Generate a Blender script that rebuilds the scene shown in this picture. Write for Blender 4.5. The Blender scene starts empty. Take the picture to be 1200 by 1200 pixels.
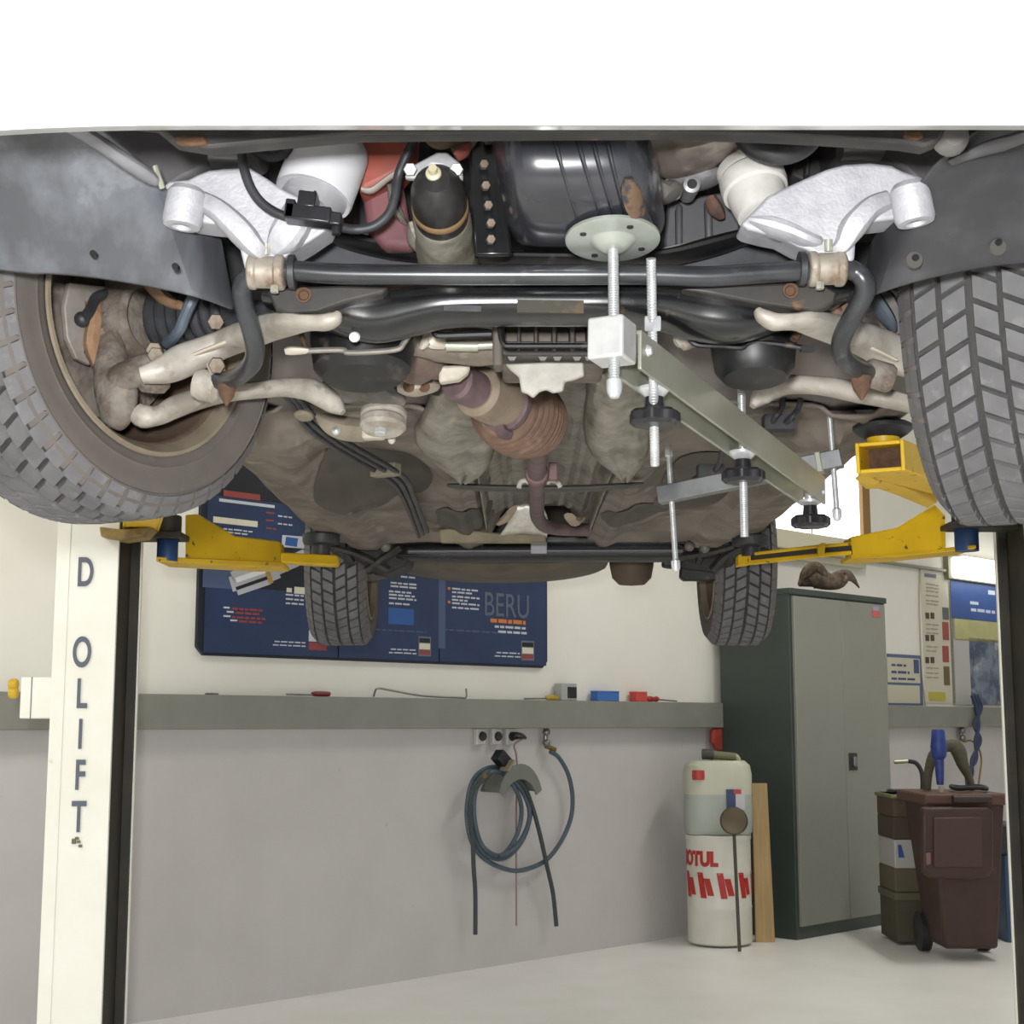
import bpy, bmesh, math, random
from mathutils import Vector, Matrix, noise

rnd = random.Random(11)
V = Vector
C = bpy.context.scene.collection
F = 1750.0
PITCH = math.atan(248 / F)
CZ = 1.17
cp, sp = math.cos(PITCH), math.sin(PITCH)
CAM = V((0, 0, CZ))
PI = math.pi


# ------------------------------------------------------------------ coordinates
def ray(px, py):
    u, v = (px - 600) / F, (600 - py) / F
    return V((u, cp - v * sp, sp + v * cp))


def P(px, py, Y):
    d = ray(px, py)
    return CAM + d * (Y / d.y)


def Pz(px, py, z):
    d = ray(px, py)
    return CAM + d * ((z - CZ) / d.z)


def pxm(n, Y):
    return n * Y / F


WR = V((1, 1, 0)).normalized()      # along the rear wall, to the right
WN = V((1, -1, 0)).normalized()     # out of the rear wall, into the room
WUP = V((0, 0, 1))
WD = -7.6 / math.sqrt(2)


def wp(px, py, off=0.0):
    d = ray(px, py)
    return CAM + d * ((WD + off) / WN.dot(d))


def wpt(u, z, off):
    return WR * u + WN * (WD + off) + V((0, 0, z))


# ------------------------------------------------------------------ materials
def lin(c):
    if isinstance(c, str):
        c = tuple(int(c[i:i + 2], 16) / 255 for i in (0, 2, 4))
    return tuple((x / 12.92 if x <= .04045 else ((x + .055) / 1.055) ** 2.4) for x in c)


MATS = {}


def mat(name, col, rough=.55, metal=0.0, col2=None, scale=12.0, lo=.4, hi=.65, bump=0.0, bscale=60.0, spec=.5, coat=0.0,
        col3=None, scale3=30.0, lo3=.55, hi3=.7, emit=0.0, trans=0.0, stretch=None):
    if name in MATS:
        return MATS[name]
    m = bpy.data.materials.new(name)
    m.use_nodes = True
    nt = m.node_tree
    b = nt.nodes['Principled BSDF']
    c1 = lin(col)
    b.inputs['Roughness'].default_value = rough
    b.inputs['Metallic'].default_value = metal
    b.inputs['Specular IOR Level'].default_value = spec
    if coat:
        b.inputs['Coat Weight'].default_value = coat
        b.inputs['Coat Roughness'].default_value = .1
    if trans:
        b.inputs['Transmission Weight'].default_value = trans
    tc = nt.nodes.new('ShaderNodeTexCoord')
    src = tc.outputs['Object']
    if stretch:
        mp = nt.nodes.new('ShaderNodeMapping')
        mp.inputs['Scale'].default_value = stretch
        nt.links.new(src, mp.inputs[0])
        src = mp.outputs[0]

    def layer(prev, c, s, a, z):
        n = nt.nodes.new('ShaderNodeTexNoise')
        n.inputs['Scale'].default_value = s
        n.inputs['Detail'].default_value = 5
        n.inputs['Roughness'].default_value = .6
        nt.links.new(src, n.inputs['Vector'])
        r = nt.nodes.new('ShaderNodeMapRange')
        r.inputs[1].default_value = a
        r.inputs[2].default_value = z
        nt.links.new(n.outputs[0], r.inputs[0])
        x = nt.nodes.new('ShaderNodeMix')
        x.data_type = 'RGBA'
        nt.links.new(r.outputs[0], x.inputs[0])
        if isinstance(prev, tuple):
            x.inputs[6].default_value = (*prev, 1)
        else:
            nt.links.new(prev, x.inputs[6])
        x.inputs[7].default_value = (*lin(c), 1)
        return x.outputs[2]
    cur = c1
    if col2:
        cur = layer(cur, col2, scale, lo, hi)
    if col3:
        cur = layer(cur, col3, scale3, lo3, hi3)
    if isinstance(cur, tuple):
        b.inputs['Base Color'].default_value = (*cur, 1)
    else:
        nt.links.new(cur, b.inputs['Base Color'])
    if bump:
        n = nt.nodes.new('ShaderNodeTexNoise')
        n.inputs['Scale'].default_value = bscale
        n.inputs['Detail'].default_value = 4
        nt.links.new(src, n.inputs['Vector'])
        bp = nt.nodes.new('ShaderNodeBump')
        bp.inputs['Strength'].default_value = bump
        bp.inputs['Distance'].default_value = .01
        nt.links.new(n.outputs[0], bp.inputs['Height'])
        nt.links.new(bp.outputs[0], b.inputs['Normal'])
    if emit:
        b.inputs['Emission Color'].default_value = (*c1, 1)
        b.inputs['Emission Strength'].default_value = emit
    MATS[name] = m
    return m


def thread_mat(name, col, pitch):
    m = mat(name, col, .32, .6, 'd0d3d5', 30)
    if 'w' in m:
        return m
    m['w'] = 1
    nt = m.node_tree
    b = nt.nodes['Principled BSDF']
    tc = nt.nodes.new('ShaderNodeTexCoord')
    w = nt.nodes.new('ShaderNodeTexWave')
    w.bands_direction = 'Z'
    w.inputs['Scale'].default_value = pitch
    bp = nt.nodes.new('ShaderNodeBump')
    bp.inputs['Strength'].default_value = .3
    bp.inputs['Distance'].default_value = .002
    nt.links.new(tc.outputs['Object'], w.inputs['Vector'])
    nt.links.new(w.outputs['Fac'], bp.inputs['Height'])
    nt.links.new(bp.outputs[0], b.inputs['Normal'])
    return m


# ------------------------------------------------------------------ mesh builder
def crom(pts, sub):
    if len(pts) < 3 or sub < 2:
        return [tuple(p) for p in pts]
    out = []
    n = len(pts)
    for i in range(n - 1):
        p0, p1, p2, p3 = pts[max(i - 1, 0)], pts[i], pts[i + 1], pts[min(i + 2, n - 1)]
        for k in range(sub):
            t = k / sub
            out.append(tuple(.5 * (2 * b + (c - a) * t + (2 * a - 5 * b + 4 * c - d) * t * t + (3 * b - a - 3 * c + d) * t ** 3)
                             for a, b, c, d in zip(p0, p1, p2, p3)))
    out.append(tuple(pts[-1]))
    return out


class MB:
    def __init__(s):
        s.v, s.f, s.m = [], [], []
        s.cur = 0

    def add(s, vs, fs):
        o = len(s.v)
        s.v += [V(p) for p in vs]
        for f in fs:
            s.f.append(tuple(i + o for i in f))
            s.m.append(s.cur)
        return s

    def box(s, c, size, R=None):
        R = R or Matrix.Identity(3)
        x, y, z = (k / 2 for k in size)
        vs = [V(c) + R @ V((a * x, b * y, d * z)) for a in (-1, 1) for b in (-1, 1) for d in (-1, 1)]
        return s.add(vs, [(0, 1, 3, 2), (4, 6, 7, 5), (0, 4, 5, 1), (2, 3, 7, 6), (0, 2, 6, 4), (1, 5, 7, 3)])

    def box2(s, a, b):
        a, b = V(a), V(b)
        return s.box((a + b) / 2, [abs(q) for q in (b - a)])

    def wbox(s, u0, u1, z0, z1, o0, o1):
        c = wpt((u0 + u1) / 2, (z0 + z1) / 2, (o0 + o1) / 2)
        R = Matrix((WR, WN, WUP)).transposed()
        return s.box(c, (abs(u1 - u0), abs(o1 - o0), abs(z1 - z0)), R)

    def wpx(s, x0, y0, x1, y1, o0, o1):
        xc, yc = (x0 + x1) / 2, (y0 + y1) / 2
        u0, u1 = wp(x0, yc, o1).dot(WR), wp(x1, yc, o1).dot(WR)
        return s.wbox(u0, u1, wp(xc, y1, o1).z, wp(xc, y0, o1).z, o0, o1)

    def prism(s, pts, dv):
        n = len(pts)
        dv = V(dv)
        vs = [V(p) for p in pts] + [V(p) + dv for p in pts]
        fs = [tuple(range(n)), tuple(range(2 * n - 1, n - 1, -1))]
        fs += [(i, i + n, (i + 1) % n + n, (i + 1) % n) for i in range(n)]
        return s.add(vs, fs)

    def pp(s, pix, Y, t):
        """outline seen from the front at depth Y, with a real thickness t going back"""
        return s.prism([P(a, b, Y) for a, b in pix], (0, t, 0))

    def frame(s, ax):
        ax = V(ax).normalized()
        h = V((0, 0, 1)) if abs(ax.z) < .9 else V((1, 0, 0))
        e1 = ax.cross(h).normalized()
        return ax, e1, ax.cross(e1)

    def lathe(s, prof, o, ax, n=28, a0=0, a1=2 * PI, cap=True):
        ax, e1, e2 = s.frame(ax)
        o = V(o)
        full = abs(a1 - a0 - 2 * PI) < 1e-6
        k = n if full else n + 1
        vs, fs = [], []
        for r, h in prof:
            for i in range(k):
                t = a0 + (a1 - a0) * i / n
                vs.append(o + ax * h + (e1 * math.cos(t) + e2 * math.sin(t)) * r)
        for j in range(len(prof) - 1):
            for i in range(n):
                a, b = j * k + i, j * k + (i + 1) % k
                fs.append((a, b, b + k, a + k))
        if full and cap:
            if prof[0][0] > 1e-5 and prof[0] != prof[-1]:
                fs.append(tuple(range(k - 1, -1, -1)))
            if prof[-1][0] > 1e-5 and prof[0] != prof[-1]:
                fs.append(tuple(range((len(prof) - 1) * k, len(prof) * k)))
        return s.add(vs, fs)

    def cyl(s, p0, p1, r0, r1=None, n=20):
        p0, p1 = V(p0), V(p1)
        return s.lathe([(r0, 0), (r0 if r1 is None else r1, (p1 - p0).length)], p0, p1 - p0, n)

    def hexnut(s, c, ax, r, h):
        ax = V(ax).normalized()
        return s.lathe([(r * .9, -h / 2), (r, -h / 2 + h * .1), (r, h / 2 - h * .1), (r * .9, h / 2)], c, ax, 6)

    def tube(s, pts, r, n=10, sub=6, closed=False):
        if closed:
            pts = list(pts) + [pts[0]]
        rad = isinstance(r, (list, tuple))
        q = [tuple(p) + ((r[i],) if rad else (r,)) for i, p in enumerate(pts)]
        q = crom(q, sub)
        pv = [V(p[:3]) for p in q]
        e = None
        vs, fs = [], []
        for i, p in enumerate(pv):
            t = (pv[min(i + 1, len(pv) - 1)] - pv[max(i - 1, 0)]).normalized()
            if e is None:
                e = t.cross(V((0, 0, 1)) if abs(t.z) < .9 else V((1, 0, 0))).normalized()
            e = (e - t * e.dot(t)).normalized()
            g = t.cross(e)
            for k in range(n):
                a = 2 * PI * k / n
                vs.append(p + (e * math.cos(a) + g * math.sin(a)) * q[i][3])
        for i in range(len(pv) - 1):
            for k in range(n):
                a, b = i * n + k, i * n + (k + 1) % n
                fs.append((a, b, b + n, a + n))
        fs.append(tuple(range(n - 1, -1, -1)))
        fs.append(tuple(range((len(pv) - 1) * n, len(pv) * n)))
        return s.add(vs, fs)

    def loft(s, st, n=16, sub=5, power=2.0, ref=(0, 1, 0)):
        """stations (px, py, Y, half height px, half depth m)"""
        q = []
        for px, py, Y, a, b in st:
            q.append(tuple(P(px, py, Y)) + (pxm(a, Y), b))
        return s.loftw(q, n, sub, power, ref)

    def loftw(s, q, n=16, sub=5, power=2.0, ref=(0, 1, 0)):
        q = crom(q, sub)
        ref = V(ref)
        pv = [V(p[:3]) for p in q]
        vs, fs = [], []
        for i, p in enumerate(pv):
            t = (pv[min(i + 1, len(pv) - 1)] - pv[max(i - 1, 0)]).normalized()
            side = (ref - t * ref.dot(t)).normalized()
            up = t.cross(side)
            for k in range(n):
                a = 2 * PI * k / n
                ca, sa = math.cos(a), math.sin(a)
                ca = math.copysign(abs(ca) ** (2 / power), ca)
                sa = math.copysign(abs(sa) ** (2 / power), sa)
                vs.append(p + up * (ca * max(q[i][3], .0005)) + side * (sa * max(q[i][4], .0005)))
        for i in range(len(pv) - 1):
            for k in range(n):
                a, b = i * n + k, i * n + (k + 1) % n
                fs.append((a, b, b + n, a + n))
        fs.append(tuple(range(n - 1, -1, -1)))
        fs.append(tuple(range((len(pv) - 1) * n, len(pv) * n)))
        return s.add(vs, fs)

    def sheet(s, rows):
        w = len(rows[0])
        vs = [p for r in rows for p in r]
        fs = [(j * w + i, j * w + i + 1, (j + 1) * w + i + 1, (j + 1) * w + i) for j in range(len(rows) - 1) for i in range(w - 1)]
        return s.add(vs, fs)

    def ball(s, c, r, R=None, n=20, k=12, fn=None):
        R = R or Matrix.Identity(3)
        r = (r, r, r) if not isinstance(r, (tuple, list)) else r
        vs, fs = [V(c) + R @ V((0, 0, r[2]))], []
        for j in range(1, k):
            ph = PI * j / k
            for i in range(n):
                t = 2 * PI * i / n
                vs.append(V(c) + R @ V((r[0] * math.sin(ph) * math.cos(t), r[1] * math.sin(ph) * math.sin(t), r[2] * math.cos(ph))))
        vs.append(V(c) - R @ V((0, 0, r[2])))
        for i in range(n):
            fs.append((0, 1 + i, 1 + (i + 1) % n))
            fs.append((len(vs) - 1, 1 + (k - 2) * n + (i + 1) % n, 1 + (k - 2) * n + i))
        for j in range(k - 2):
            for i in range(n):
                a, b = 1 + j * n + i, 1 + j * n + (i + 1) % n
                fs.append((a, a + n, b + n, b))
        if fn:
            vs = [fn(p) for p in vs]
        return s.add(vs, fs)

    def text(s, body, size, M, sx=1.0, depth=.002, fn=None, align='CENTER', bold=0):
        cu = bpy.data.curves.new('t', 'FONT')
        cu.body = body
        cu.size = size
        cu.extrude = depth
        cu.offset = bold * .5
        cu.align_x = align
        cu.align_y = 'CENTER'
        ob = bpy.data.objects.new('t', cu)
        me = bpy.data.meshes.new_from_object(ob)
        vs = [V((p.co.x * sx, p.co.y, p.co.z)) for p in me.vertices]
        vs = [fn(p) for p in vs] if fn else [M @ p for p in vs]
        s.add(vs, [tuple(p.vertices) for p in me.polygons])
        bpy.data.objects.remove(ob)
        bpy.data.curves.remove(cu)
        bpy.data.meshes.remove(me)
        return s

    def build(s, name, mats, parent=None, smooth=35, bevel=0, seg=2, subsurf=0, solid=0, local=False, label=None):
        me = bpy.data.meshes.new(name)
        if local or not s.v:
            o = V((0, 0, 0))
        else:
            xs = [p.x for p in s.v]
            ys = [p.y for p in s.v]
            zs = [p.z for p in s.v]
            o = V(((min(xs) + max(xs)) / 2, (min(ys) + max(ys)) / 2, min(zs)))
        me.from_pydata([p - o for p in s.v], [], s.f)
        mats = mats if isinstance(mats, (list, tuple)) else [mats]
        for m in mats:
            me.materials.append(m)
        if len(mats) > 1:
            me.polygons.foreach_set('material_index', s.m)
        bm = bmesh.new()
        bm.from_mesh(me)
        bmesh.ops.recalc_face_normals(bm, faces=bm.faces)
        bm.to_mesh(me)
        bm.free()
        if smooth:
            me.shade_smooth()
            me.set_sharp_from_angle(angle=math.radians(smooth))
        ob = bpy.data.objects.new(name, me)
        C.objects.link(ob)
        if local:
            ob.parent = parent
            WL[ob.name] = WL.get(parent.name, V((0, 0, 0))) if parent else o
        else:
            ob.location = o - (WL[parent.name] if parent else V((0, 0, 0)))
            ob.parent = parent
            WL[ob.name] = o
        if solid:
            md = ob.modifiers.new('solid', 'SOLIDIFY')
            md.thickness = solid
            md.offset = 0
        if bevel:
            md = ob.modifiers.new('bevel', 'BEVEL')
            md.width = bevel
            md.segments = seg
            md.limit_method = 'ANGLE'
            md.angle_limit = math.radians(40)
        if subsurf:
            md = ob.modifiers.new('sub', 'SUBSURF')
            md.levels = md.render_levels = subsurf
        if label:
            ob['label'] = label
        return ob


WL = {}


def islands(mb):
    par = list(range(len(mb.v)))

    def find(a):
        while par[a] != a:
            par[a] = par[par[a]]
            a = par[a]
        return a
    for f in mb.f:
        r = find(f[0])
        for i in f[1:]:
            par[find(i)] = r
    out = {}
    for f, k in zip(mb.f, mb.m):
        out.setdefault(find(f[0]), []).append((f, k))
    res = []
    for fs in out.values():
        m = MB()
        mp = {}
        for f, k in fs:
            for i in f:
                if i not in mp:
                    mp[i] = len(m.v)
                    m.v.append(mb.v[i])
            m.f.append(tuple(mp[i] for i in f))
            m.m.append(k)
        res.append(m)
    return res



def empty(name, loc, parent=None):
    o = bpy.data.objects.new(name, None)
    C.objects.link(o)
    o.empty_display_size = .1
    loc = V(loc)
    o.location = loc - (WL[parent.name] if parent else V((0, 0, 0)))
    o.parent = parent
    WL[o.name] = loc
    return o


def tag(o, label, cat, group=None):
    o['label'] = label
    o['category'] = cat
    if group:
        o['group'] = group
    return o


def thing(name, loc, label, cat, group=None):
    return tag(empty(name, loc), label, cat, group)


def structure(name, mb, m, parent=None, **k):
    o = mb.build(name, m, parent, **k)
    if parent is None:
        o['kind'] = 'structure'
    return o


def grp(*a):
    m = MB()
    for fn in a:
        fn(m)
    return m


#MATERIALS
M = dict(
    wall_hi=mat('wall_cream_white', 'eeece4', .8, 0, 'e2dfd3', 1.2, .3, .8),
    wall_lo=mat('wall_grey_paint', 'cbc7c5', .7, 0, 'c2bebc', 2.5, .35, .75, col3='aaa4a4', scale3=9, lo3=.68, hi3=.8),
    ceil=mat('ceiling_paint', 'e8e6e0', .8),
    floor=mat('floor_pale_tile', 'f6f5f2', .4, 0, 'f0efea', 3),
    duct=mat('duct_grey', '8b8b82', .5, 0, '84847b', 4),
    black=mat('black_paint', '0e0f11', .45, 0, '19191a', 10, .45, .7, col3='4a443c', scale3=25, lo3=.6, hi3=.75),
    blackgloss=mat('black_gloss', '0e0f11', .24, 0, '1a1b1c', 14, .45, .7, col3='4d4031', scale3=16, lo3=.64, hi3=.75, coat=.3),
    void=mat('engine_black', '18181a', .7, 0, '2c2926', 9),
    rubber=mat('rubber_hose', '232427', .5, 0, '35363a', 18),
    liner=mat('liner_grey', '47494d', .5, 0, '61646a', 9, .42, .6, col3='82858a', scale3=9, lo3=.58, hi3=.74, stretch=(1, 1, .25)),
    alu=mat('cast_aluminium', 'b7b7bc', .55, .25, 'a5a5ab', 26, .4, .65, bump=.15, bscale=220),
    aludirt=mat('dirty_aluminium', 'aca69c', .6, .15, '8d857a', 18, .42, .62, col3='6f665a', scale3=30, lo3=.6, hi3=.75, bump=.15, bscale=120),
    cream=mat('clamp_steel', '9d968a', .5, .3, '84786a', 24, .42, .62, col3='6d5640', scale3=40, lo3=.56, hi3=.68),
    iron=mat('cast_iron', '7d766e', .75, .1, '5c5148', 22, .42, .6, col3='94806a', scale3=36, lo3=.6, hi3=.75, bump=.3, bscale=90),
    rust=mat('rusty_steel', '4d392b', .85, .05, '684a33', 60, .4, .7, bump=.3),
    rustbrown=mat('exhaust_brown', '6f5849', .8, .1, '574339', 22, .4, .7, col3='8e7561', scale3=24, lo3=.55, hi3=.75, bump=.25, bscale=70),
    purple=mat('exhaust_purple', '6d5a5c', .65, .25, '58484b', 20),
    foil=mat('heat_shield_foil', '99958a', .36, .5, '7c776c', 12, .4, .62, col3='635a4d', scale3=20, lo3=.58, hi3=.74, bump=.6, bscale=22),
    foilbright=mat('bright_foil', 'd9d7cf', .38, .45, 'bdb9ae', 20, bump=.3, bscale=70),
    under=mat('underseal', '756c64', .62, 0, '574f47', 5, .44, .6, col3='8a8177', scale3=12, lo3=.56, hi3=.72, bump=.12, bscale=60),
    underdark=mat('underseal_dark', '4d4841', .7, 0, '3d3934', 4),
    tyre=mat('tyre_rubber', '69686a', .7, 0, '575657', 14, .35, .7, col3='7d7a76', scale3=40, lo3=.58, hi3=.8),
    tyregroove=mat('tyre_groove', '373635', .85, 0, '42403d', 30),
    sidewall=mat('tyre_sidewall', '635c56', .75, 0, '565150', 9, .4, .7, col3='746a60', scale3=18, lo3=.6, hi3=.8),
    rim=mat('rim_steel', '8c8270', .6, .15, '766a59', 10, .4, .7, col3='5d4a3a', scale3=16, lo3=.6, hi3=.75),
    rimin=mat('rim_barrel', '6b584a', .75, .1, '574538', 8, .35, .7, col3='7d6a58', scale3=15, lo3=.6, hi3=.75),
    zinc=mat('zinc_plate', 'b3b4a6', .3, .5, '9c9d8c', 5, .35, .7),
    zincdark=mat('zinc_grey', '8d8f90', .35, .8, '7b7d7e', 12),
    bright=mat('bright_steel', 'd4d6d8', .3, .6, 'cfd3d6', 30),
    knob=mat('knob_plastic', '1d1d20', .3, 0, '26262a', 30),
    yellow=mat('lift_yellow', 'dab21a', .45, 0, 'cda414', 6, .4, .7, col3='5b4718', scale3=34, lo3=.645, hi3=.68),
    liftwhite=mat('lift_white', 'f1f0e6', .4, 0, 'e9e7d8', 5, .4, .8, col3='cfc59f', scale3=9, lo3=.72, hi3=.8),
    liftdark=mat('lift_inside', '2e2c27', .6, 0, '3b362c', 8),
    letter=mat('letter_grey', '5c626e', .6),
    white=mat('body_white', 'f4f4f2', .3, 0, coat=.5),
    red=mat('engine_red', '9a4a3a', .6, .1, '7a4a45', 14, .4, .7, col3='b8836f', scale3=22, lo3=.62, hi3=.75),
    blue=mat('blue_plastic', '2f4d86', .4),
    navy=mat('board_navy', '2a3a5e', .45, 0, '243253', 3),
    navyblack=mat('board_black', '1b1f2a', .45),
    lockgreen=mat('locker_green', '3c4641', .38, 0, '38423d', 3),
    lockgrey=mat('locker_grey', '8d8e85', .42, 0, '888980', 2),
    brown=mat('bin_brown', '432c25', .5, 0, '3a251f', 14),
    wood=mat('wood_board', 'b59a6d', .65, 0, 'a58a5d', 6, stretch=(8, 8, .6)),
)


# ================================================================== THE ROOM
def uz(px, py, off=0):
    p = wp(px, py, off)
    return p.dot(WR), p.z


ZB = wp(600, 853.5, .07).z          # underside of the wall duct
ZT = ZB + .142
U0, U1 = -4.0, 12.5
m = MB()
m.wbox(U0, U1, ZB + .05, 4.3, -.12, 0)
structure('wall_back', m, M['wall_hi'], smooth=0)
m = MB()
m.wbox(U0, U1, 0, ZB + .05, -.12, 0)
structure('trim_1', m, M['wall_lo'], smooth=0)
m = MB()
m.wbox(U0, U1, -.1, 0, 0, 9)
structure('floor', m, M['floor'], smooth=0)
m = MB()
m.wbox(U0, U1, 4.3, 4.4, -.1, 9)
structure('ceiling', m, M['ceil'], smooth=0)
m = MB()
m.wbox(U1, U1 + .1, 0, 4.3, -.1, 5)
structure('wall_right', m, M['wall_hi'], smooth=0)

# high window over the locker
wu0, wz0 = uz(880, 618)
wu1 = uz(1004, 600)[0]
win = empty('window_1', wpt((wu0 + wu1) / 2, wz0, 0))
win['kind'] = 'structure'
MB().wbox(wu0 - .5, wu1, wz0, wz0 + 1.1, .005, .02).build('pane', mat('window_daylight', 'ffffff', .5, emit=2.2), win, smooth=0)
m = MB()
m.wbox(wu1, wu1 + .09, wz0 - .05, wz0 + 1.2, 0, .05)
m.wbox(wu0 + .62, wu0 + .63, wz0, wz0 + 1.1, .02, .03)
m.build('window_frame', mat('frame_brown', '8a6a3c', .5), win, bevel=.004)
m = MB()
m.wbox(wu0 - .5, wu1 + .02, wz0 - .12, wz0, 0, .10)
m.wbox(wu0 - .5, wu1 + .02, wz0 - .17, wz0 - .12, 0, .05)
m.build('window_sill', mat('sill_cream', 'cfcab0', .5), win, bevel=.006)

# wall duct
m = MB()
m.wbox(U0, U1, ZB, ZT, 0, .07)
tag(m.build('cable_duct', M['duct'], bevel=.003), 'long grey cable duct running along the whole rear wall', 'cable duct')

# conduit on the upper right wall
m = MB()
a, b = uz(1012, 656), uz(1104, 664)
m.cyl(wpt(a[0] - 1.5, a[1], .02), wpt(b[0], a[1], .02), .012)
tag(m.build('wall_conduit', mat('conduit_grey', '8f8c7d', .5)), 'thin grey conduit running high on the wall above the locker', 'conduit')
m = MB()
a, b = uz(1077, 665), uz(1071, 800)
m.tube([wpt(a[0], a[1], .008), wpt(a[0] - .03, (a[1] * 2 + b[1]) / 3, .008), wpt(a[0] - .03, b[1] + .1, .008), wpt(a[0], ZT, .008)], .005, 8)
tag(m.build('wall_cable', mat('cable_cream', 'a9a48f', .5)), 'thin cable running down the wall left of the long paper chart', 'cable')

# glowing lamp at the right
m = MB()
lu0, lu1 = uz(1107, 665)[0], uz(1176, 672)[0]
lz1, lz0 = uz(1107, 653)[1], uz(1107, 677)[1]
lamp = thing('wall_lamp', wpt((lu0 + lu1) / 2, lz0, 0), 'glowing white strip lamp on the wall above the blue poster', 'lamp')
MB().wbox(lu0 + .02, lu1, lz0, lz1, .03, .16).build('lamp_diffuser', mat('lamp_glow', 'fffdf4', .4, emit=4.0), lamp, bevel=.02)
MB().wbox(lu0 - .02, lu1 + .03, lz0 - .01, lz1 + .02, 0, .04).build('lamp_housing', mat('lamp_body', '77785c', .5), lamp, bevel=.004)

# ------------------------------------------------------------------ poster board
bz0 = uz(232, 768)[1]
bu0, bu1 = uz(229, 720)[0], uz(638, 740)[0]
bz1 = uz(260, 548)[1]
board = thing('poster_board', wpt((bu0 + bu1) / 2, bz0, 0), 'wide dark blue advertising board with three panels on the white rear wall', 'advertising board')
m = MB()
c = .035
q = [(bu0 + c, bz0), (bu1 - c, bz0), (bu1, bz0 + c), (bu1, bz1), (bu0, bz1), (bu0, bz0 + c)]
m.prism([wpt(a, b, 0) for a, b in q], WN * .02)
m.build('backing_board', M['navyblack'], board, smooth=0)
us1, us2 = uz(393, 740)[0], uz(511, 740)[0]
MB().wbox(bu0 + .03, us1 - .004, bz0 + .012, bz1 - .02, .018, .024).build('poster_panel', M['navy'], board, smooth=0)
p2 = MB().wbox(us1 + .004, us2 - .004, bz0 + .012, bz1 - .02, .018, .024).build('poster_panel', M['navy'], board, smooth=0)
p3 = MB().wbox(us2 + .004, bu1 - .012, bz0 + .012, bz1 - .02, .018, .024).build('poster_panel', M['navy'], board, smooth=0)
p1 = [o for o in board.children if o.name == 'poster_panel'][0]
PW = mat('print_white', 'c3c7cf', .5)
PR = mat('print_red', '8f423e', .5)
PC = mat('print_cream', 'd8d4c0', .5)
PO = mat('print_orange', 'd07a35', .5)
PB = mat('print_blue', '2c5a9c', .5)
PD = mat('print_dim', '4b597a', .5)
PS = mat('print_silver', 'b9babf', .4, .1)
PK = mat('print_black', '161a24', .5)


def blocks(rects, gx=6, gy=4.5):
    """print gathered into the paragraphs it stands in"""
    par = list(range(len(rects)))

    def find(a):
        while par[a] != a:
            a = par[a]
        return a
    for i, a in enumerate(rects):
        for j in range(i):
            b = rects[j]
            if a[0] - gx < b[2] and b[0] - gx < a[2] and a[1] - gy < b[3] and b[1] - gy < a[3]:
                par[find(i)] = find(j)
    out = {}
    for i, a in enumerate(rects):
        out.setdefault(find(i), []).append(a)
    return list(out.values())


def prt(name, m_, parent, rects, o=.0255):
    for bl in blocks(rects):
        m = MB()
        for r in bl:
            m.wpx(r[0], r[1], r[2], r[3], .022, o)
        m.build(name, m_, parent, smooth=0)


def words(x0, y, x1, h=2.0, s=0.125, seedk=0):
    """a line of illegible small print: short bars along the poster's own horizontal"""
    rr = random.Random(int(x0 * 7 + y * 13) + seedk)
    out, x = [], x0
    while x < x1 - 2:
        w = min(rr.uniform(4, 10), x1 - x)
        yy = y + (x - x0) * (848 - y) / (2350 - x0)
        out.append((x, yy, x + w, yy + h))
        x += w + 1.6
    return out


prt('dark_header', PK, p1, [(237, 548, 392, 588)], .0248)
prt('header_line', PW, p1, [(257, 588, 322, 591.5)])
prt('red_line', PR, p1, [(262, 577, 305, 584)])
prt('cream_bar', PC, p1, [(250, 608, 302, 615)])
prt('small_lettering', PW, p1, words(262, 619, 296, 1.6) + words(264, 623, 290, 1.6) + words(326, 604, 345, 1.6) + words(326, 613, 345, 1.6) +
    words(262, 711, 270) + words(266, 716, 274) + words(262, 721, 270) + words(270, 726, 278) + words(322, 751, 358, 1.5) + words(320, 755, 358, 1.5) +
    words(335, 696, 356, 2) + words(335, 701, 356, 2) + words(335, 706, 356, 2))
prt('red_lettering', PR, p1, words(272, 712, 309, 2.6) + words(276, 717, 305, 2.6) + words(272, 722, 311, 2.6) + words(280, 727, 307, 2.6) + words(312, 600, 324, 2) + words(312, 609, 324, 2) + words(312, 618, 324, 2))
prt('pale_field', PD, p1, [(238, 655, 292, 690)], .0248)
prt('shade_field', PK, p1, [(300, 640, 358, 692)], .0248)
prt('picture_tag', PC, p1, [(336, 689, 342, 694), (345, 688, 358, 696)])
prt('logo_frame', PW, p1, [(362, 739, 383, 752)])
prt('logo_base', PR, p1, [(362, 753, 383, 762)])
# the pictured spark plug, lying to the lower left
m = MB()


def wbar(m, pts, hw, o):
    for (x0, y0), (x1, y1) in zip(pts[:-1], pts[1:]):
        d = V((x1 - x0, y1 - y0)).normalized()
        nx, ny = -d.y * hw, d.x * hw
        m.prism([wp(x0 + nx, y0 + ny, .022), wp(x1 + nx, y1 + ny, .022), wp(x1 - nx, y1 - ny, .022), wp(x0 - nx, y0 - ny, .022)], WN * o)


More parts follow.
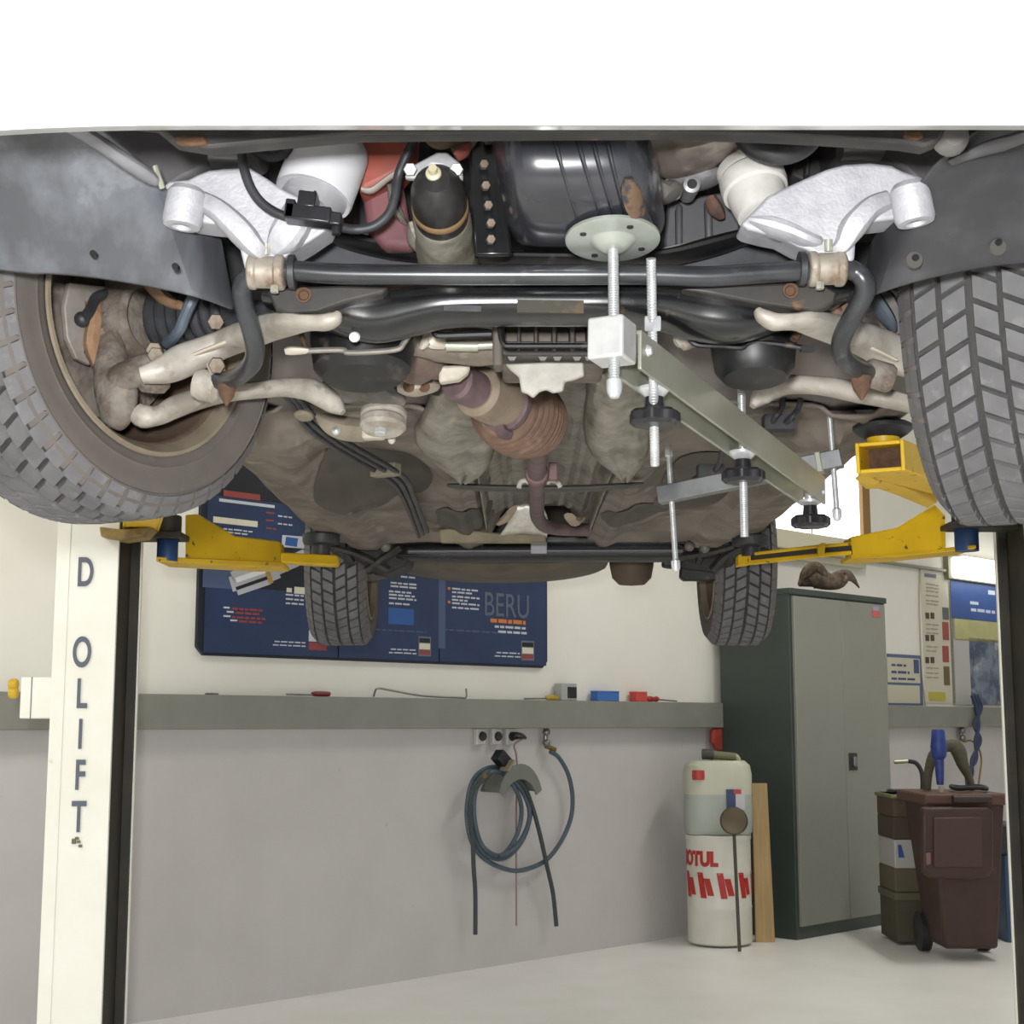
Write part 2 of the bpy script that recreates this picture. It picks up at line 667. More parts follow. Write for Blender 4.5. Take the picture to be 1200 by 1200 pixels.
wbar(m, [(270, 685), (275, 683.5)], 9, .004)
wbar(m, [(274, 684), (312, 671)], 14.5, .004)
wbar(m, [(312, 671), (324, 666)], 12, .004)
wbar(m, [(324, 666), (358, 651)], 8, .004)
m.build('pictured_plug', PS, p1, smooth=0)
m = MB()
wbar(m, [(276, 680), (312, 668)], 3, .005)
wbar(m, [(324, 664), (350, 652)], 2, .005)
m.build('plug_highlight', mat('print_bright', 'e6e8ea', .4), p1, smooth=0)
m = MB()
wbar(m, [(276, 690), (313, 677)], 2, .005)
m.build('plug_shade', PK, p1, smooth=0)
m = MB()
wbar(m, [(311, 673), (316, 671.5)], 12, .006)
m.build('plug_band', mat('print_gold', 'b5924a', .4), p1, smooth=0)
m = MB()
wbar(m, [(330, 634), (357, 636)], 7, .003)
m.build('pictured_sleeve', PW, p1, smooth=0)
m = MB()
wbar(m, [(334, 634), (348, 636)], 5, .004)
m.build('sleeve_print', PB, p1, smooth=0)

prt('small_lettering', PW, p2, words(470, 675, 487, 2) + words(458, 682, 488, 2) + words(458, 686, 488, 2) + words(456, 692, 482, 2) + words(456, 696, 486, 2) +
    words(456, 700, 488, 2) + words(456, 706, 480, 2) + words(458, 760, 487, 1.5) + words(456, 764, 488, 1.5))
prt('blue_box', PB, p2, [(455, 713, 485, 732)])
prt('dim_lettering', PD, p2, words(440, 737, 500, 1.5), .0248)
prt('logo_frame', mat('print_grey', '6d7078', .5), p2, [(490.5, 746, 505, 769)], .0250)
prt('logo_dark', PK, p2, [(491.5, 748, 504, 753)])
prt('logo_white', PC, p2, [(491.5, 754, 504, 761)])
prt('logo_base', PR, p2, [(491.5, 762, 504, 767)])
prt('small_lettering', PW, p3, words(530, 689, 560, 2) + words(530, 693, 556, 2) + words(530, 698, 562, 2) + words(530, 702, 548, 2) + words(530, 706, 562, 2) + words(530, 711, 562, 2) +
    words(582, 764, 609, 1.5) + words(580, 768, 610, 1.5) + words(580, 733, 616, 2.6) + words(584, 739, 618, 2.6))
prt('bullet_print', PO, p3, [(525, 688, 528, 691), (525, 704, 528, 707)])
prt('dim_lettering', PD, p3, words(520, 737, 596, 1.8), .0250)
prt('glow_field', PD, p3, [(514, 672, 522, 760)], .0246)
prt('logo_frame', mat('print_grey', '6d7078', .5), p3, [(611, 751, 626, 774)], .0250)
prt('logo_dark', PK, p3, [(612, 753, 625, 758)])
prt('logo_white', PC, p3, [(612, 759, 625, 766)])
prt('logo_base', PR, p3, [(612, 767, 625, 772)])
m = MB()
bc = wp(594, 711, .025)
Mw = Matrix((WR, WUP, WN)).transposed().to_4x4()
m.text('BERU', .17, Matrix.Translation(bc) @ Mw, sx=.82, depth=.0015)
m.build('lettering', mat('print_outline', '5b6373', .5), p3, smooth=0, label='large dim grey capital lettering')
prt('orange_lettering', PO, p3, words(575, 725, 616, 4.5))


# ------------------------------------------------------------------ posters on the right
def flatposter(x0, y0, x1, y1, name, m_, label, cat='poster', t=.006, o=.0):
    u0_, u1_ = uz(x0, (y0 + y1) / 2)[0], uz(x1, (y0 + y1) / 2)[0]
    z0_, z1_ = uz(x0, y1)[1], uz(x0, y0)[1]
    z0_ = max(z0_, ZT + .002)
    th = thing(name, wpt((u0_ + u1_) / 2, z0_, 0), label, cat)
    MB().wbox(u0_, u1_, z0_, z1_, o, o + t).build('sheet', m_, th, smooth=0)
    return th


PAPER = mat('paper_pale', 'c9c4ae', .6)
sg = flatposter(1040, 766, 1080, 826, 'wall_sign', mat('sign_frame', '56658a', .5), 'white notice with blue border on the wall right of the grey locker', 'sign')


def prw(parent, name, m_, rects, o=.0095):
    for bl in blocks(rects, 3.5, 4):
        m = MB()
        for r in bl:
            m.wpx(r[0], r[1], r[2], r[3], .004, o)
        m.build(name, m_, parent, smooth=0)


prw(sg, 'sign_face', PAPER, [(1040, 771, 1078, 800), (1040, 803, 1078, 824)], .008)
INK = mat('ink_blue', '3f4f78', .5)
prw(sg, 'sign_lettering', INK, words(1045, 778, 1062, 2.5) + words(1045, 786, 1066, 3) + words(1045, 794, 1074, 2.5) + [(1071, 773, 1077, 789)])
ch = flatposter(1081, 671, 1118, 824, 'paper_chart', mat('chart_paper', 'cbc7b4', .6), 'long pale paper chart with small red pictures, left of the blue poster', 'chart')
prw(ch, 'chart_lettering', mat('chart_grey', 'a09c8c', .6), sum([words(1086, y, 1100, 1.3) for y in (684, 688, 692, 697, 703, 707, 731, 736, 741, 757, 762, 782, 788, 793)], []))
prw(ch, 'chart_header', mat('chart_ink', '5a5f6d', .6), [(1084, 672.5, 1097, 676.5)])
prw(ch, 'chart_bottle', mat('chart_dark', '4b4036', .6), [(1085 + d, y, 1089 + d, y + 7) for y in (718, 744, 770) for d in (0, 6)])
prw(ch, 'chart_picture', mat('chart_red', '9d4c44', .6), [(1105, 729, 1112, 750), (1105, 757, 1112, 776)])
prw(ch, 'chart_picture', mat('chart_slate', '5f5f63', .6), [(1105, 712, 1112, 726)])
prw(ch, 'chart_picture', mat('chart_olive', '6b5a42', .6), [(1106.5, 781, 1113, 803)])
prw(ch, 'chart_footer', mat('chart_yellow', 'b9ae45', .6), [(1089, 811, 1108, 821)])
bp_ = flatposter(1113, 682, 1178, 826, 'blue_poster', mat('poster_edge', 'b3b1a4', .5), 'tall poster with deep blue top and pale yellow middle, under the glowing lamp', 'poster', .006)
prw(bp_, 'blue_field', mat('poster_blue', '34579b', .45, 0, '2b4c8e', 2), [(1114.5, 681, 1172, 727)], .0085)
prw(bp_, 'yellow_field', mat('poster_straw', 'b3b07c', .5, 0, 'c4c08a', 6, .4, .7), [(1119, 726, 1174, 752)], .0085)
prw(bp_, 'picture_field', mat('poster_picture', '7b8699', .5, 0, '3d4a66', 5, .42, .56, col3='b7bdc2', scale3=7, lo3=.55, hi3=.68), [(1137, 749, 1175, 826)], .0085)
prw(bp_, 'text_field', mat('poster_text', 'b9b7b4', .5), [(1119, 749, 1137, 826)], .0085)
prw(bp_, 'poster_lettering', mat('poster_white', 'c6d2e6', .5), words(1137, 705, 1150, 3.5) + words(1138, 713, 1166, 3.5) + [(1158, 692, 1166, 697)])


# ------------------------------------------------------------------ things on and under the duct
def on_duct(px, w=0):
    return wp(px, 822, .045).dot(WR)


def duct_off(px, py, o):
    p = wp(px, py, o)
    return p


# thin rod with red ends
a, b = on_duct(335), on_duct(381)
m = MB()
m.cyl(wpt(a, ZT + .008, .05), wpt(b - .06, ZT + .008, .04), .004)
t1 = thing('screwdriver', wpt(a, ZT, .045), 'slim screwdriver with dark red handle lying on the duct under the left panel', 'screwdriver')
m.build('shaft', M['zincdark'], t1)
MB().loftw([(*wpt(b - .07, ZT + .011, .04), .007, .007), (*wpt(b - .05, ZT + .012, .04), .011, .011), (*wpt(b + .02, ZT + .012, .038), .011, .011), (*wpt(b + .03, ZT + .011, .038), .007, .007)], ref=(0, 0, 1)).build('handle', mat('dark_red', '7c2d28', .4), t1)
# bent wire
m = MB()
a, b = on_duct(437), on_duct(546)
m.tube([wpt(a, ZT + .004, .05), wpt(a + .02, ZT + .04, .05), wpt(a + .1, ZT + .035, .045), wpt(a + .3, ZT + .012, .045), wpt(b - .05, ZT + .006, .045), wpt(b, ZT + .008, .045), wpt(b, ZT + .05, .045)], .0045, 8)
tag(m.build('bent_wire', M['zincdark']), 'long bent steel wire lying on the duct under the middle panel', 'wire')
# cable tail
a = on_duct(640)
tool = thing('yellow_clamp', wpt(a, ZT, .045), 'small yellow clip lying on the duct beside the grey box', 'clip')
MB().loftw([(*wpt(a, ZT + .01, .045), .006, .012), (*wpt(a + .03, ZT + .014, .045), .012, .014), (*wpt(a + .06, ZT + .013, .045), .010, .013), (*wpt(a + .085, ZT + .01, .045), .006, .01)], ref=(0, 0, 1)).build('body', mat('clip_yellow', 'b79a2c', .45), tool)
MB().cyl(wpt(a - .16, ZT + .006, .045), wpt(a + .01, ZT + .01, .045), .004).build('stem', M['zincdark'], tool)
a, b = on_duct(655), on_duct(673)
gb = thing('switch_box', wpt((a + b) / 2, ZT, .045), 'small grey box with black square front standing on the duct', 'box')
MB().wbox(a, b, ZT, ZT + .088, .01, .065).build('case', mat('box_grey', 'a8aaa6', .5), gb, bevel=.004)
MB().wbox(a + .045, b - .008, ZT + .012, ZT + .07, .062, .072).build('black_front', M['knob'], gb, bevel=.003)
a, b = on_duct(697), on_duct(722)
bb = thing('blue_box', wpt((a + b) / 2, ZT, .045), 'small blue box lying on the duct', 'box')
MB().wbox(a, b, ZT, ZT + .046, .015, .068).build('case', mat('carton_blue', '3f6cb8', .5), bb, bevel=.003)
MB().wbox(a - .002, b + .002, ZT + .046, ZT + .054, .013, .069).build('lid', mat('carton_blue_lid', '4a77c2', .5), bb, bevel=.003)
a, b = on_duct(742.5), on_duct(755)
rb = thing('red_box', wpt((a + b) / 2, ZT, .045), 'small red box on the duct beside the red screwdriver', 'box')
MB().wbox(a, b, ZT, ZT + .046, .015, .068).build('case', mat('carton_red', 'c84a48', .5), rb, bevel=.003)
MB().wbox(a - .001, b + .001, ZT + .046, ZT + .055, .013, .069).build('lid', mat('carton_red_lid', 'd25a55', .5), rb, bevel=.003)
a = on_duct(758)
t1 = thing('screwdriver', wpt(a, ZT, .045), 'red handled screwdriver lying on the duct right of the red box', 'screwdriver')
MB().loftw([(*wpt(a, ZT + .012, .045), .008, .008), (*wpt(a + .02, ZT + .016, .045), .016, .016), (*wpt(a + .06, ZT + .015, .045), .013, .013), (*wpt(a + .085, ZT + .016, .045), .015, .015), (*wpt(a + .1, ZT + .014, .045), .008, .008)], ref=(0, 0, 1)).build('handle', mat('handle_red', 'a32f2b', .35), t1)
MB().cyl(wpt(a + .09, ZT + .014, .045), wpt(a + .26, ZT + .006, .045), .004).build('shaft', M['zincdark'], t1)
# dark bit at left end of the duct
a = on_duct(242)
t1 = tag(MB().wbox(a, a + .05, ZT, ZT + .008, .03, .06).build('metal_strip', M['zincdark'], bevel=.002), 'short dark metal strip lying on the left end of the duct', 'strip')

# sockets
SOCK = mat('socket_white', 'c9c8c2', .4)
SB = mat('socket_dark', '2e3030', .5)
so = thing('triple_socket', wpt(uz(575, 865)[0], uz(575, 873)[1], 0), 'white triple wall socket with dark lids just under the duct', 'socket')
for i, x in enumerate((554, 572.5, 589)):
    u_, z_ = uz(x, 873)
    MB().wbox(u_, u_ + .062, z_, ZB, 0, .03).build('socket_frame', SOCK, so, bevel=.006)
    MB().lathe([(.001, 0), (.02, .002), (.023, -.004), (.023, -.014)], wpt(u_ + .036, z_ + .042, .04), WN, 20).build('socket_lid', SB, so)
u_, z_ = uz(589, 873)
pl = thing('mains_plug', wpt(u_, z_, .04), 'black plug in the right-hand socket with a thin reddish cable hanging down', 'plug')
MB().loftw([(*wpt(u_ + .036, z_ + .045, .034), .018, .018), (*wpt(u_ + .04, z_ + .046, .06), .019, .019), (*wpt(u_ + .058, z_ + .043, .085), .013, .013), (*wpt(u_ + .075, z_ + .033, .09), .006, .006)], ref=(0, 0, 1)).build('body', M['knob'], pl)
m = MB()
pts = [wpt(u_ + .072, z_ + .036, .09)] + [wp(x, y, .05) for x, y in ((603, 872), (605, 885), (606, 905), (605, 945), (605, 1000), (605, 1047), (605, 1085))]
m.tube(pts, .0045, 8)
m.build('cable', mat('cable_pink', '9c7f7c', .5), pl)

# air fitting and hose
fx, fz = uz(634.5, 870)
af = thing('air_fitting', wpt(fx, fz - .06, 0), 'small brass and steel air tap under the duct feeding the grey hose', 'air fitting')
m = MB()
m.cyl(wpt(fx, ZB, .03), wpt(fx, ZB - .09, .03), .012)
m.ball(wpt(fx, ZB - .02, .035), .02)
m.ball(wpt(fx, ZB - .075, .035), .02)
m.build('body', M['zincdark'], af)
MB().cyl(wpt(fx, ZB - .09, .03), wpt(fx + .06, ZB - .11, .04), .012).build('nipple', mat('brass', '8d7440', .35, .7), af)
HOSE = mat('hose_slate', '50606c', .45, 0, '465560', 12)
hz = lambda x, y, o=.05: wp(x, y, o)
m = MB()
pts = [hz(645, 881), hz(655, 888), hz(666, 908), hz(671, 935), hz(668, 962), hz(655, 990), hz(637, 1010), hz(610, 1020), hz(588, 1017), hz(566, 1005), hz(552, 985, .06), hz(547, 950, .06), hz(554, 915, .07), hz(572, 900, .08), hz(596, 902, .08), hz(616, 925, .07),
       hz(622, 950, .06), hz(612, 985, .05), hz(590, 1006, .05), hz(565, 998, .06), hz(552, 968, .08), hz(553, 930, .09), hz(570, 905, .1), hz(592, 908, .1), hz(610, 940, .09), hz(607, 975, .08), hz(588, 1002, .07), hz(566, 992, .08), hz(556, 960, .1),
       hz(558, 925, .11), hz(576, 905, .12), hz(600, 912, .11), hz(618, 940, .09), hz(619, 965, .09), hz(605, 992, .09), hz(585, 1004, .09)]
m.tube(pts, .0115, 10, 7)
tag(m.build('air_hose', HOSE), 'slate grey air hose coiled on the wall hanger below the sockets', 'hose')
m = MB()
m.tube([hz(590, 908, .13), hz(610, 916, .12), hz(622, 940, .1), hz(632, 975, .08), hz(641, 1015, .07), hz(648, 1047, .06), hz(652, 1085, .05)], .011, 10)
m.tube([hz(575, 906, .13), hz(556, 925, .12), hz(551, 950, .1), hz(554, 985, .08), hz(555, 1015, .07), hz(557, 1047, .06), hz(557, 1095, .05)], .011, 10)
tag(m.build('dark_cable', mat('cable_dark', '3d4747', .5)), 'dark green cable draped over the hanger with two ends hanging down', 'cable')
hg = thing('hose_hanger', wp(585, 932, 0), 'grey curved hose hanger fixed to the wall behind the coiled hose', 'hanger')
m = MB()
ctr = wp(584, 935, 0)
rr_ = []
for k in range(13):
    a = PI * (.12 + .76 * k / 12)
    rr_.append([ctr + WR * math.cos(a) * .13 + WUP * (math.sin(a) * .15 - .02) + WN * o for o in (0, .04, .08, .13, .15)])
m.sheet(rr_)
m.build('saddle', mat('hanger_grey', '7c7f78', .45, .2), hg, solid=.008)
rim_ = MB()
rim_.prism([ctr + WR * math.cos(PI * (.1 + .8 * k / 12)) * .155 + WUP * (math.sin(PI * (.1 + .8 * k / 12)) * .19 - .02) + WN * .15 for k in range(13)] +
           [ctr + WR * math.cos(PI * (.9 - .8 * k / 12)) * .115 + WUP * (math.sin(PI * (.9 - .8 * k / 12)) * .115 - .02) + WN * .15 for k in range(13)], WN * .008)
rim_.build('front_rim', mat('hanger_grey', '7c7f78', .45, .2), hg)
pg = thing('connector_plug', wp(588, 898, .15), 'black plug connector resting on top of the hose hanger', 'plug')
R45 = Matrix((WR, WN, WUP)).transposed() @ Matrix.Rotation(math.radians(40), 3, 'Y')
MB().box(wp(588, 890, .12), (.085, .06, .06), R45).build('body', M['knob'], pg, bevel=.006)
MB().box(wp(594.5, 897, .15), (.012, .066, .066), R45).build('grey_band', mat('band_grey', '8b8672', .5), pg, bevel=.003)
m = MB()
m.lathe([(.001, .01), (.012, .009), (.013, 0)], wp(567, 909, .19), WN, 14)
m.build('brass_screw', mat('brass', '8d7440', .35, .7), hg)

# ------------------------------------------------------------------ locker
Lc = V((P(930, 850, 8.38).x, 8.38, 0))
W_, D_, H_ = 1.0, .50, wp(930, 688, 0).z
H_ = P(930, 688.5, 8.38).z
lk = thing('steel_locker', Lc + WR * .5, 'tall grey double-door steel locker with a dark green body', 'locker')


def lbox(m, u0, u1, d0, d1, z0, z1):
    R = Matrix((WR, WN, WUP)).transposed()
    c = Lc + WR * ((u0 + u1) / 2) - WN * ((d0 + d1) / 2) + WUP * ((z0 + z1) / 2)
    return m.box(c, (u1 - u0, d1 - d0, z1 - z0), R)


# front right corner from the photograph
d = ray(1043, 850)
uR = (Lc.x - Lc.y * d.x / d.y) / ((d.x / d.y - 1) / math.sqrt(2))
W_ = uR
m = MB()
lbox(m, 0, W_, 0.012, D_, 0, H_ - .02)
m.build('body', M['lockgreen'], lk, bevel=.004)
MB_ = MB()
lbox(MB_, -.004, W_ + .004, -.004, D_, H_ - .035, H_)
MB_.build('top_panel', M['lockgreen'], lk, bevel=.004)
dl = lbox(MB(), .025, W_ / 2 - .002, -.006, .02, .07, H_ - .045).build('door', M['lockgrey'], lk, bevel=.004)
dr = lbox(MB(), W_ / 2 + .002, W_ - .022, -.006, .02, .07, H_ - .045).build('door', M['lockgrey'], lk, bevel=.004)
zh = P(1001, 892, 8.9).z
m = MB()
lbox(m, W_ / 2 + .03, W_ / 2 + .12, -.012, 0, zh - .05, zh + .05)
m.build('handle_plate', mat('handle_black', '232424', .35), dr, bevel=.006)
m = MB()
lbox(m, W_ / 2 + .06, W_ / 2 + .09, -.03, -.008, zh - .03, zh + .03)
m.build('handle_grip', M['zincdark'], dr, bevel=.006)
zt = P(1028, 718, 8.9).z
lbox(MB(), W_ - .17, W_ - .08, -.009, 0, zt - .02, zt + .02).build('sticker', mat('sticker_red', 'c0685f', .5), dr, smooth=0)
lbox(MB(), W_ - .16, W_ - .1, -.009, 0, zt + .02, zt + .045).build('sticker_top', mat('sticker_lilac', 'a79ab5', .5), dr, smooth=0)

# duck on the locker
Yd = 8.75
dk = thing('stuffed_duck', P(965, 690, Yd), 'brown stuffed duck standing on the grey locker with lowered bill', 'duck')
DUCK = mat('duck_plumage', '6a5a48', .8, 0, '4a4038', 26, .42, .6, col3='877a66', scale3=40, lo3=.6, hi3=.7)
m = MB()
m.loft([(936, 686, Yd + .03, 2, .012), (941, 682, Yd + .03, 7, .03), (949, 677, Yd + .02, 13, .06), (957, 676, Yd + .01, 14.5, .075), (966, 680, Yd, 11.5, .075), (974, 681.5, Yd - .01, 10, .062), (981, 680, Yd - .02, 10.5, .045), (987, 676.5, Yd - .03, 9.5, .038), (993, 675, Yd - .03, 7.5, .032), (998, 677.5, Yd - .03, 4.5, .022), (1003, 683, Yd - .03, 2.2, .018), (1007, 689, Yd - .03, .8, .008)], 16, 5)
m.build('body', DUCK, dk)
m = MB()
m.loft([(937, 684, Yd - .03, 1.5, .006), (942, 674, Yd - .04, 5, .02), (949, 667, Yd - .05, 7, .026), (957, 664, Yd - .05, 6, .026), (964, 670, Yd - .06, 5, .02), (970, 679, Yd - .06, 2, .006)], 12, 5)
m.build('wing', mat('duck_wing', '4d4236', .8, 0, '75674f', 30, .5, .65), dk)
MB().ball(P(990, 671.5, Yd - .066), .007).build('eye', M['knob'], dk)

# ------------------------------------------------------------------ drum, can, board
Yb = 8.25
zc_ = P(842, 977, Yb).z
bx = P(842, 1000, Yb).x
rB = pxm(36.5, Yb)
ba = thing('oil_drum', (bx, Yb, 0), 'white oil drum with red lettering beside the locker', 'drum')
prof = [(rB * .93, .01), (rB, .02), (rB, zc_ * .33), (rB * 1.015, zc_ * .345), (rB, zc_ * .36), (rB, zc_ * .64), (rB * 1.015, zc_ * .655), (rB, zc_ * .67), (rB, zc_ - .03), (rB * 1.02, zc_ - .02), (rB * 1.02, zc_ - .003), (rB * .97, zc_), (rB * .96, zc_ - .015), (.001, zc_ - .015)]
MB().lathe([(.001, .01)] + prof, (bx, Yb, 0), (0, 0, 1), 48).build('drum_body', mat('drum_white', 'dcdad0', .4, 0, 'd2cfc2', 5), ba)
RED = mat('drum_red', 'b52d28', .45)


def wrap(ang0, zmid):
    def fn(p):
        a = ang0 + p.x / rB
        r = rB + .0012 + p.z
        return V((bx + math.sin(a) * r, Yb - math.cos(a) * r, zmid + p.y))
    return fn


za = P(822, 1008, Yb - rB).z
MB().text('MOTUL', .1, None, sx=.82, depth=.001, fn=wrap(-.98, za), bold=.012).build('lettering', RED, ba, smooth=0)
m = MB()
zs = P(842, 1037, Yb - rB).z
for k, a in enumerate((-1.35, -.72, -.08, .62, 1.3)):
    for dx, h in ((0, .12), (.04, .08)):
        vs = []
        for (sx_, sy_) in ((0, -h * .6), (.034, -h * .6), (.012, h * .5), (-.022, h * .5)):
            vs.append((dx + sx_, sy_ - (.01 if dx else 0)))
        fn = wrap(a, zs)
        m.prism([fn(V((x, y, 0))) for x, y in vs], (fn(V((0, 0, .002))) - fn(V((0, 0, 0)))))
m.build('slanted_mark', RED, ba, smooth=0)

# translucent canister on the drum
cw = pxm(38.5, Yb)
cz1 = P(842, 890, Yb).z
can = thing('jerry_can', (bx, Yb, zc_), 'milky plastic canister with red cap standing on the white oil drum', 'canister')
m = MB()
st = []
for z, k in ((zc_ + .002, .93), (zc_ + .02, .985), (zc_ + .10, 1), (P(842, 931.5, Yb - .14).z, .99), (P(842, 930.5, Yb - .14).z, .99), (cz1 - .08, 1), (cz1 - .03, .95), (cz1 - .005, .80)):
    st.append((bx, Yb, z, cw * k, .14 * k))
m.loftw([(a, b, c_, d_, e_) for a, b, c_, e_, d_ in [(q[0], q[1], q[2], q[3], q[4]) for q in st]], 40, 1, 4.0, ref=(1, 0, 0))
zl = P(842, 931, Yb - .14).z
m.m = [1 if sum(m.v[i].z for i in f) / len(f) < zl else 0 for f in m.f]
m.build('can_body', [mat('can_milky', 'c6c7b4', .45, 0, 'bcbfae', 5), mat('can_filled', 'adb4ab', .45, 0, 'a5ada4', 5)], can)
MB().tube([(bx - .02, Yb, cz1 - .01), (bx - .01, Yb, cz1 + .02), (bx + .1, Yb, cz1 + .02), (bx + .12, Yb, cz1 - .02)], .014).build('can_handle', mat('can_milky2', 'b9b993', .5), can)
q = P(818.5, 905, Yb - .12)
MB().lathe([(.034, -.02), (.036, 0), (.034, .03), (.001, .032)], (q.x, q.y, q.z - .02), (0, 0, 1), 18).build('cap', mat('cap_red', 'b8403a', .4), can)
q0, q1 = P(851, 925, Yb - .142), P(873, 949, Yb - .142)
MB().box2((q0.x, Yb - .146, q0.z), ((q0.x + q1.x) / 2, Yb - .138, q1.z)).build('label_blue', mat('label_navy', '39466e', .5), can, smooth=0)
MB().box2(((q0.x + q1.x) / 2, Yb - .146, q0.z), (q1.x, Yb - .138, q1.z)).build('label_white', mat('label_pale', 'c9c7c9', .5), can, smooth=0)
q2 = P(862, 925, Yb - .147)
MB().box2((q2.x - .01, Yb - .1475, q2.z - .025), (q2.x + .03, Yb - .145, q2.z)).build('label_red', mat('cap_red', 'b8403a', .4), can, smooth=0)
# torch on the can
q0, q1 = P(823, 891, Yb - .02), P(862, 894, Yb - .02)
q0.z += .02
q1.z += .02
fl = thing('hand_tool', q0, 'olive hand tool lying across the top of the milky canister', 'tool')
MB().cyl(q0 + V((.05, 0, .012)), q1 + V((0, 0, .012)), .022).build('tool_barrel', mat('olive_metal', '6d6c50', .5), fl)
MB().cyl(q0 + V((0, 0, .014)), q0 + V((.06, 0, .012)), .028).build('tool_head', mat('tool_dark', '3d4038', .5), fl)
# round brush leaning on the drum
ym = Yb - .24
q0 = P(860, 962, ym)
mi = thing('inspection_mirror', P(862, 1140, ym - .1), 'round brown disc on a thin upright rod leaning on the white drum and canister', 'mirror')
MB().lathe([(.001, -.012), (pxm(16, ym), -.01), (pxm(16, ym), .006), (pxm(14.5, ym), .012), (.001, .014)], q0, V((-.1, -1, .18)), 28).build('mirror_head', mat('mirror_brown', '5c5140', .25, .6), mi)
b0 = P(863, 1000, ym - .02)
MB().cyl(q0 + V((0, .005, -.06)), V((b0.x, ym - .06, .005)), .009).build('rod', mat('rod_dark', '4a4339', .5), mi)
# red glove on the wall
q = [(831, 855), (837, 852), (842, 853), (846, 862), (850, 871), (849, 876), (842, 880), (836, 879), (834, 873), (831, 871)]
m = MB()
m.prism([wp(a, b, .03) for a, b in q], WN * .03)
tag(m.build('red_glove', mat('rag_red', '9c3a2e', .8, 0, 'b0493a', 20), bevel=.012, seg=3), 'red glove hanging on the wall above the canister beside the locker', 'glove')
# wooden board leaning on the locker
yb2 = 8.33
q0, q1 = P(881, 918, yb2), P(899, 918, yb2)
m = MB()
m.prism([V((q0.x, yb2, q0.z)), V((q1.x, yb2, q1.z)), V((q1.x + .02, yb2 - .02, .0)), V((q0.x, yb2 - .02, .0))], (-.0, .03, 0))
tag(m.build('wooden_board', M['wood'], bevel=.003), 'narrow light wooden board leaning between the drum and the locker', 'board')

# ------------------------------------------------------------------ bin and clutter at the right
Yn = 7.6
bn = thing('wheelie_bin', (P(1130, 940, Yn).x, Yn + .25, 0), 'dark brown wheeled waste bin with its lid hanging down in front', 'waste bin')
zr = P(1130, 930, Yn).z
xl, xr = P(1084, 935, Yn).x, P(1180, 935, Yn).x
xl2, xr2 = P(1098, 1040, Yn).x, P(1178, 1040, Yn).x


def taper(m, x0, x1, y0, y1, z0, X0, X1, Y0, Y1, z1):
    return m.add([(x0, y0, z0), (x1, y0, z0), (x1, y1, z0), (x0, y1, z0), (X0, Y0, z1), (X1, Y0, z1), (X1, Y1, z1), (X0, Y1, z1)],
                 [(0, 3, 2, 1), (4, 5, 6, 7), (0, 1, 5, 4), (1, 2, 6, 5), (2, 3, 7, 6), (3, 0, 4, 7)])


taper(MB(), xl2 + .04, xr2 - .03, Yn + .05, Yn + .4, .06, xl + .02, xr - .01, Yn, Yn + .5, zr - .03).build('bin_body', M['brown'], bn, bevel=.02, seg=3)
m = MB()
m.box2((xl - .01, Yn - .03, zr - .055), (xr + .01, Yn + .53, zr - .0))
m.build('bin_rim', mat('bin_brown_rim', '5a3d33', .5), bn, bevel=.012, seg=3)
lq = [(1080, 946), (1160, 945), (1165, 952), (1165, 1020), (1158, 1030), (1135, 1032), (1088, 1029), (1080, 1020)]
m = MB()
m.prism([P(a, b, Yn - .09) for a, b in lq], (0, .05, 0))
lid = m.build('lid', M['brown'], bn, bevel=.02, seg=4)
m = MB()
m.prism([P(a, b, Yn - .1) for a, b in [(1094, 958), (1152, 957), (1153, 1017), (1094, 1017)]], (0, .015, 0))
m.build('lid_panel', mat('bin_panel', '47302a', .5), lid, bevel=.008)
m = MB()
m.prism([P(a, b, Yn - .105) for a, b in [(1085, 1000), (1091, 999), (1091, 1013), (1086, 1014)]], (0, .02, 0))
m.build('lid_grip', mat('bin_grip', '7b5a52', .45), lid, bevel=.004)
m = MB()
m.cyl((xl + .12, Yn - .065, zr - .025), (xr - .1, Yn - .065, zr - .025), .022)
m.build('lid_hinge', mat('bin_dark', '33231f', .5), bn)
for x in (xl2 + .03, xr2 + .0):
    MB().cyl((x - .02, Yn + .42, .1), (x + .03, Yn + .42, .1), .1, n=28).build('wheel', M['rubber'], bn)
m = MB()
m.cyl((xl + .03, Yn + .55, zr - .02), (xr - .03, Yn + .55, zr - .02), .015)
m.build('handle_bar', mat('bin_dark', '33231f', .5), bn)
# things standing in the bin
bf = thing('blue_funnel', P(1101, 926, Yn + .15), 'blue plastic nozzle standing upright on the brown bin', 'nozzle')
ys = Yn + .15
x0 = P(1101, 900, ys).x
zf = lambda y: P(1101, y, ys).z
MB().lathe([(.001, 0)] + [(pxm(r, ys), zf(y) - zf(920)) for r, y in ((4, 919.5), (5, 905), (5.5, 890), (8.5, 886), (9.5, 875), (8, 864), (7.5, 857), (6.5, 855))] + [(.001, zf(855) - zf(920))], (x0, ys, zf(920)), (0, 0, 1), 20).build('nozzle_body', mat('nozzle_blue', '2c3f8a', .4, 0, '25357a', 30), bf)
MB().lathe([(.001, 0), (.012, 0), (.016, .03), (.001, .032)], (x0 + .005, ys, zr), (0, 0, 1), 14).build('nozzle_tip', mat('tip_pale', 'b9b39c', .5), bf)
m = MB()
ya = Yn + .35
m.tube([P(x, y, ya) for x, y in ((1086, 926), (1088, 905), (1094, 885), (1106, 876), (1116, 874), (1123, 880), (1128, 895), (1136, 912), (1140, 926))], [.022, .024, .028, .028, .035, .04, .032, .02, .016], 12)
tag(m.build('exhaust_hose', mat('hose_olive', '55523f', .6, 0, '46432f', 20)), 'olive exhaust hose arching behind the blue nozzle', 'hose')
m = MB()
yr = Yn + .2
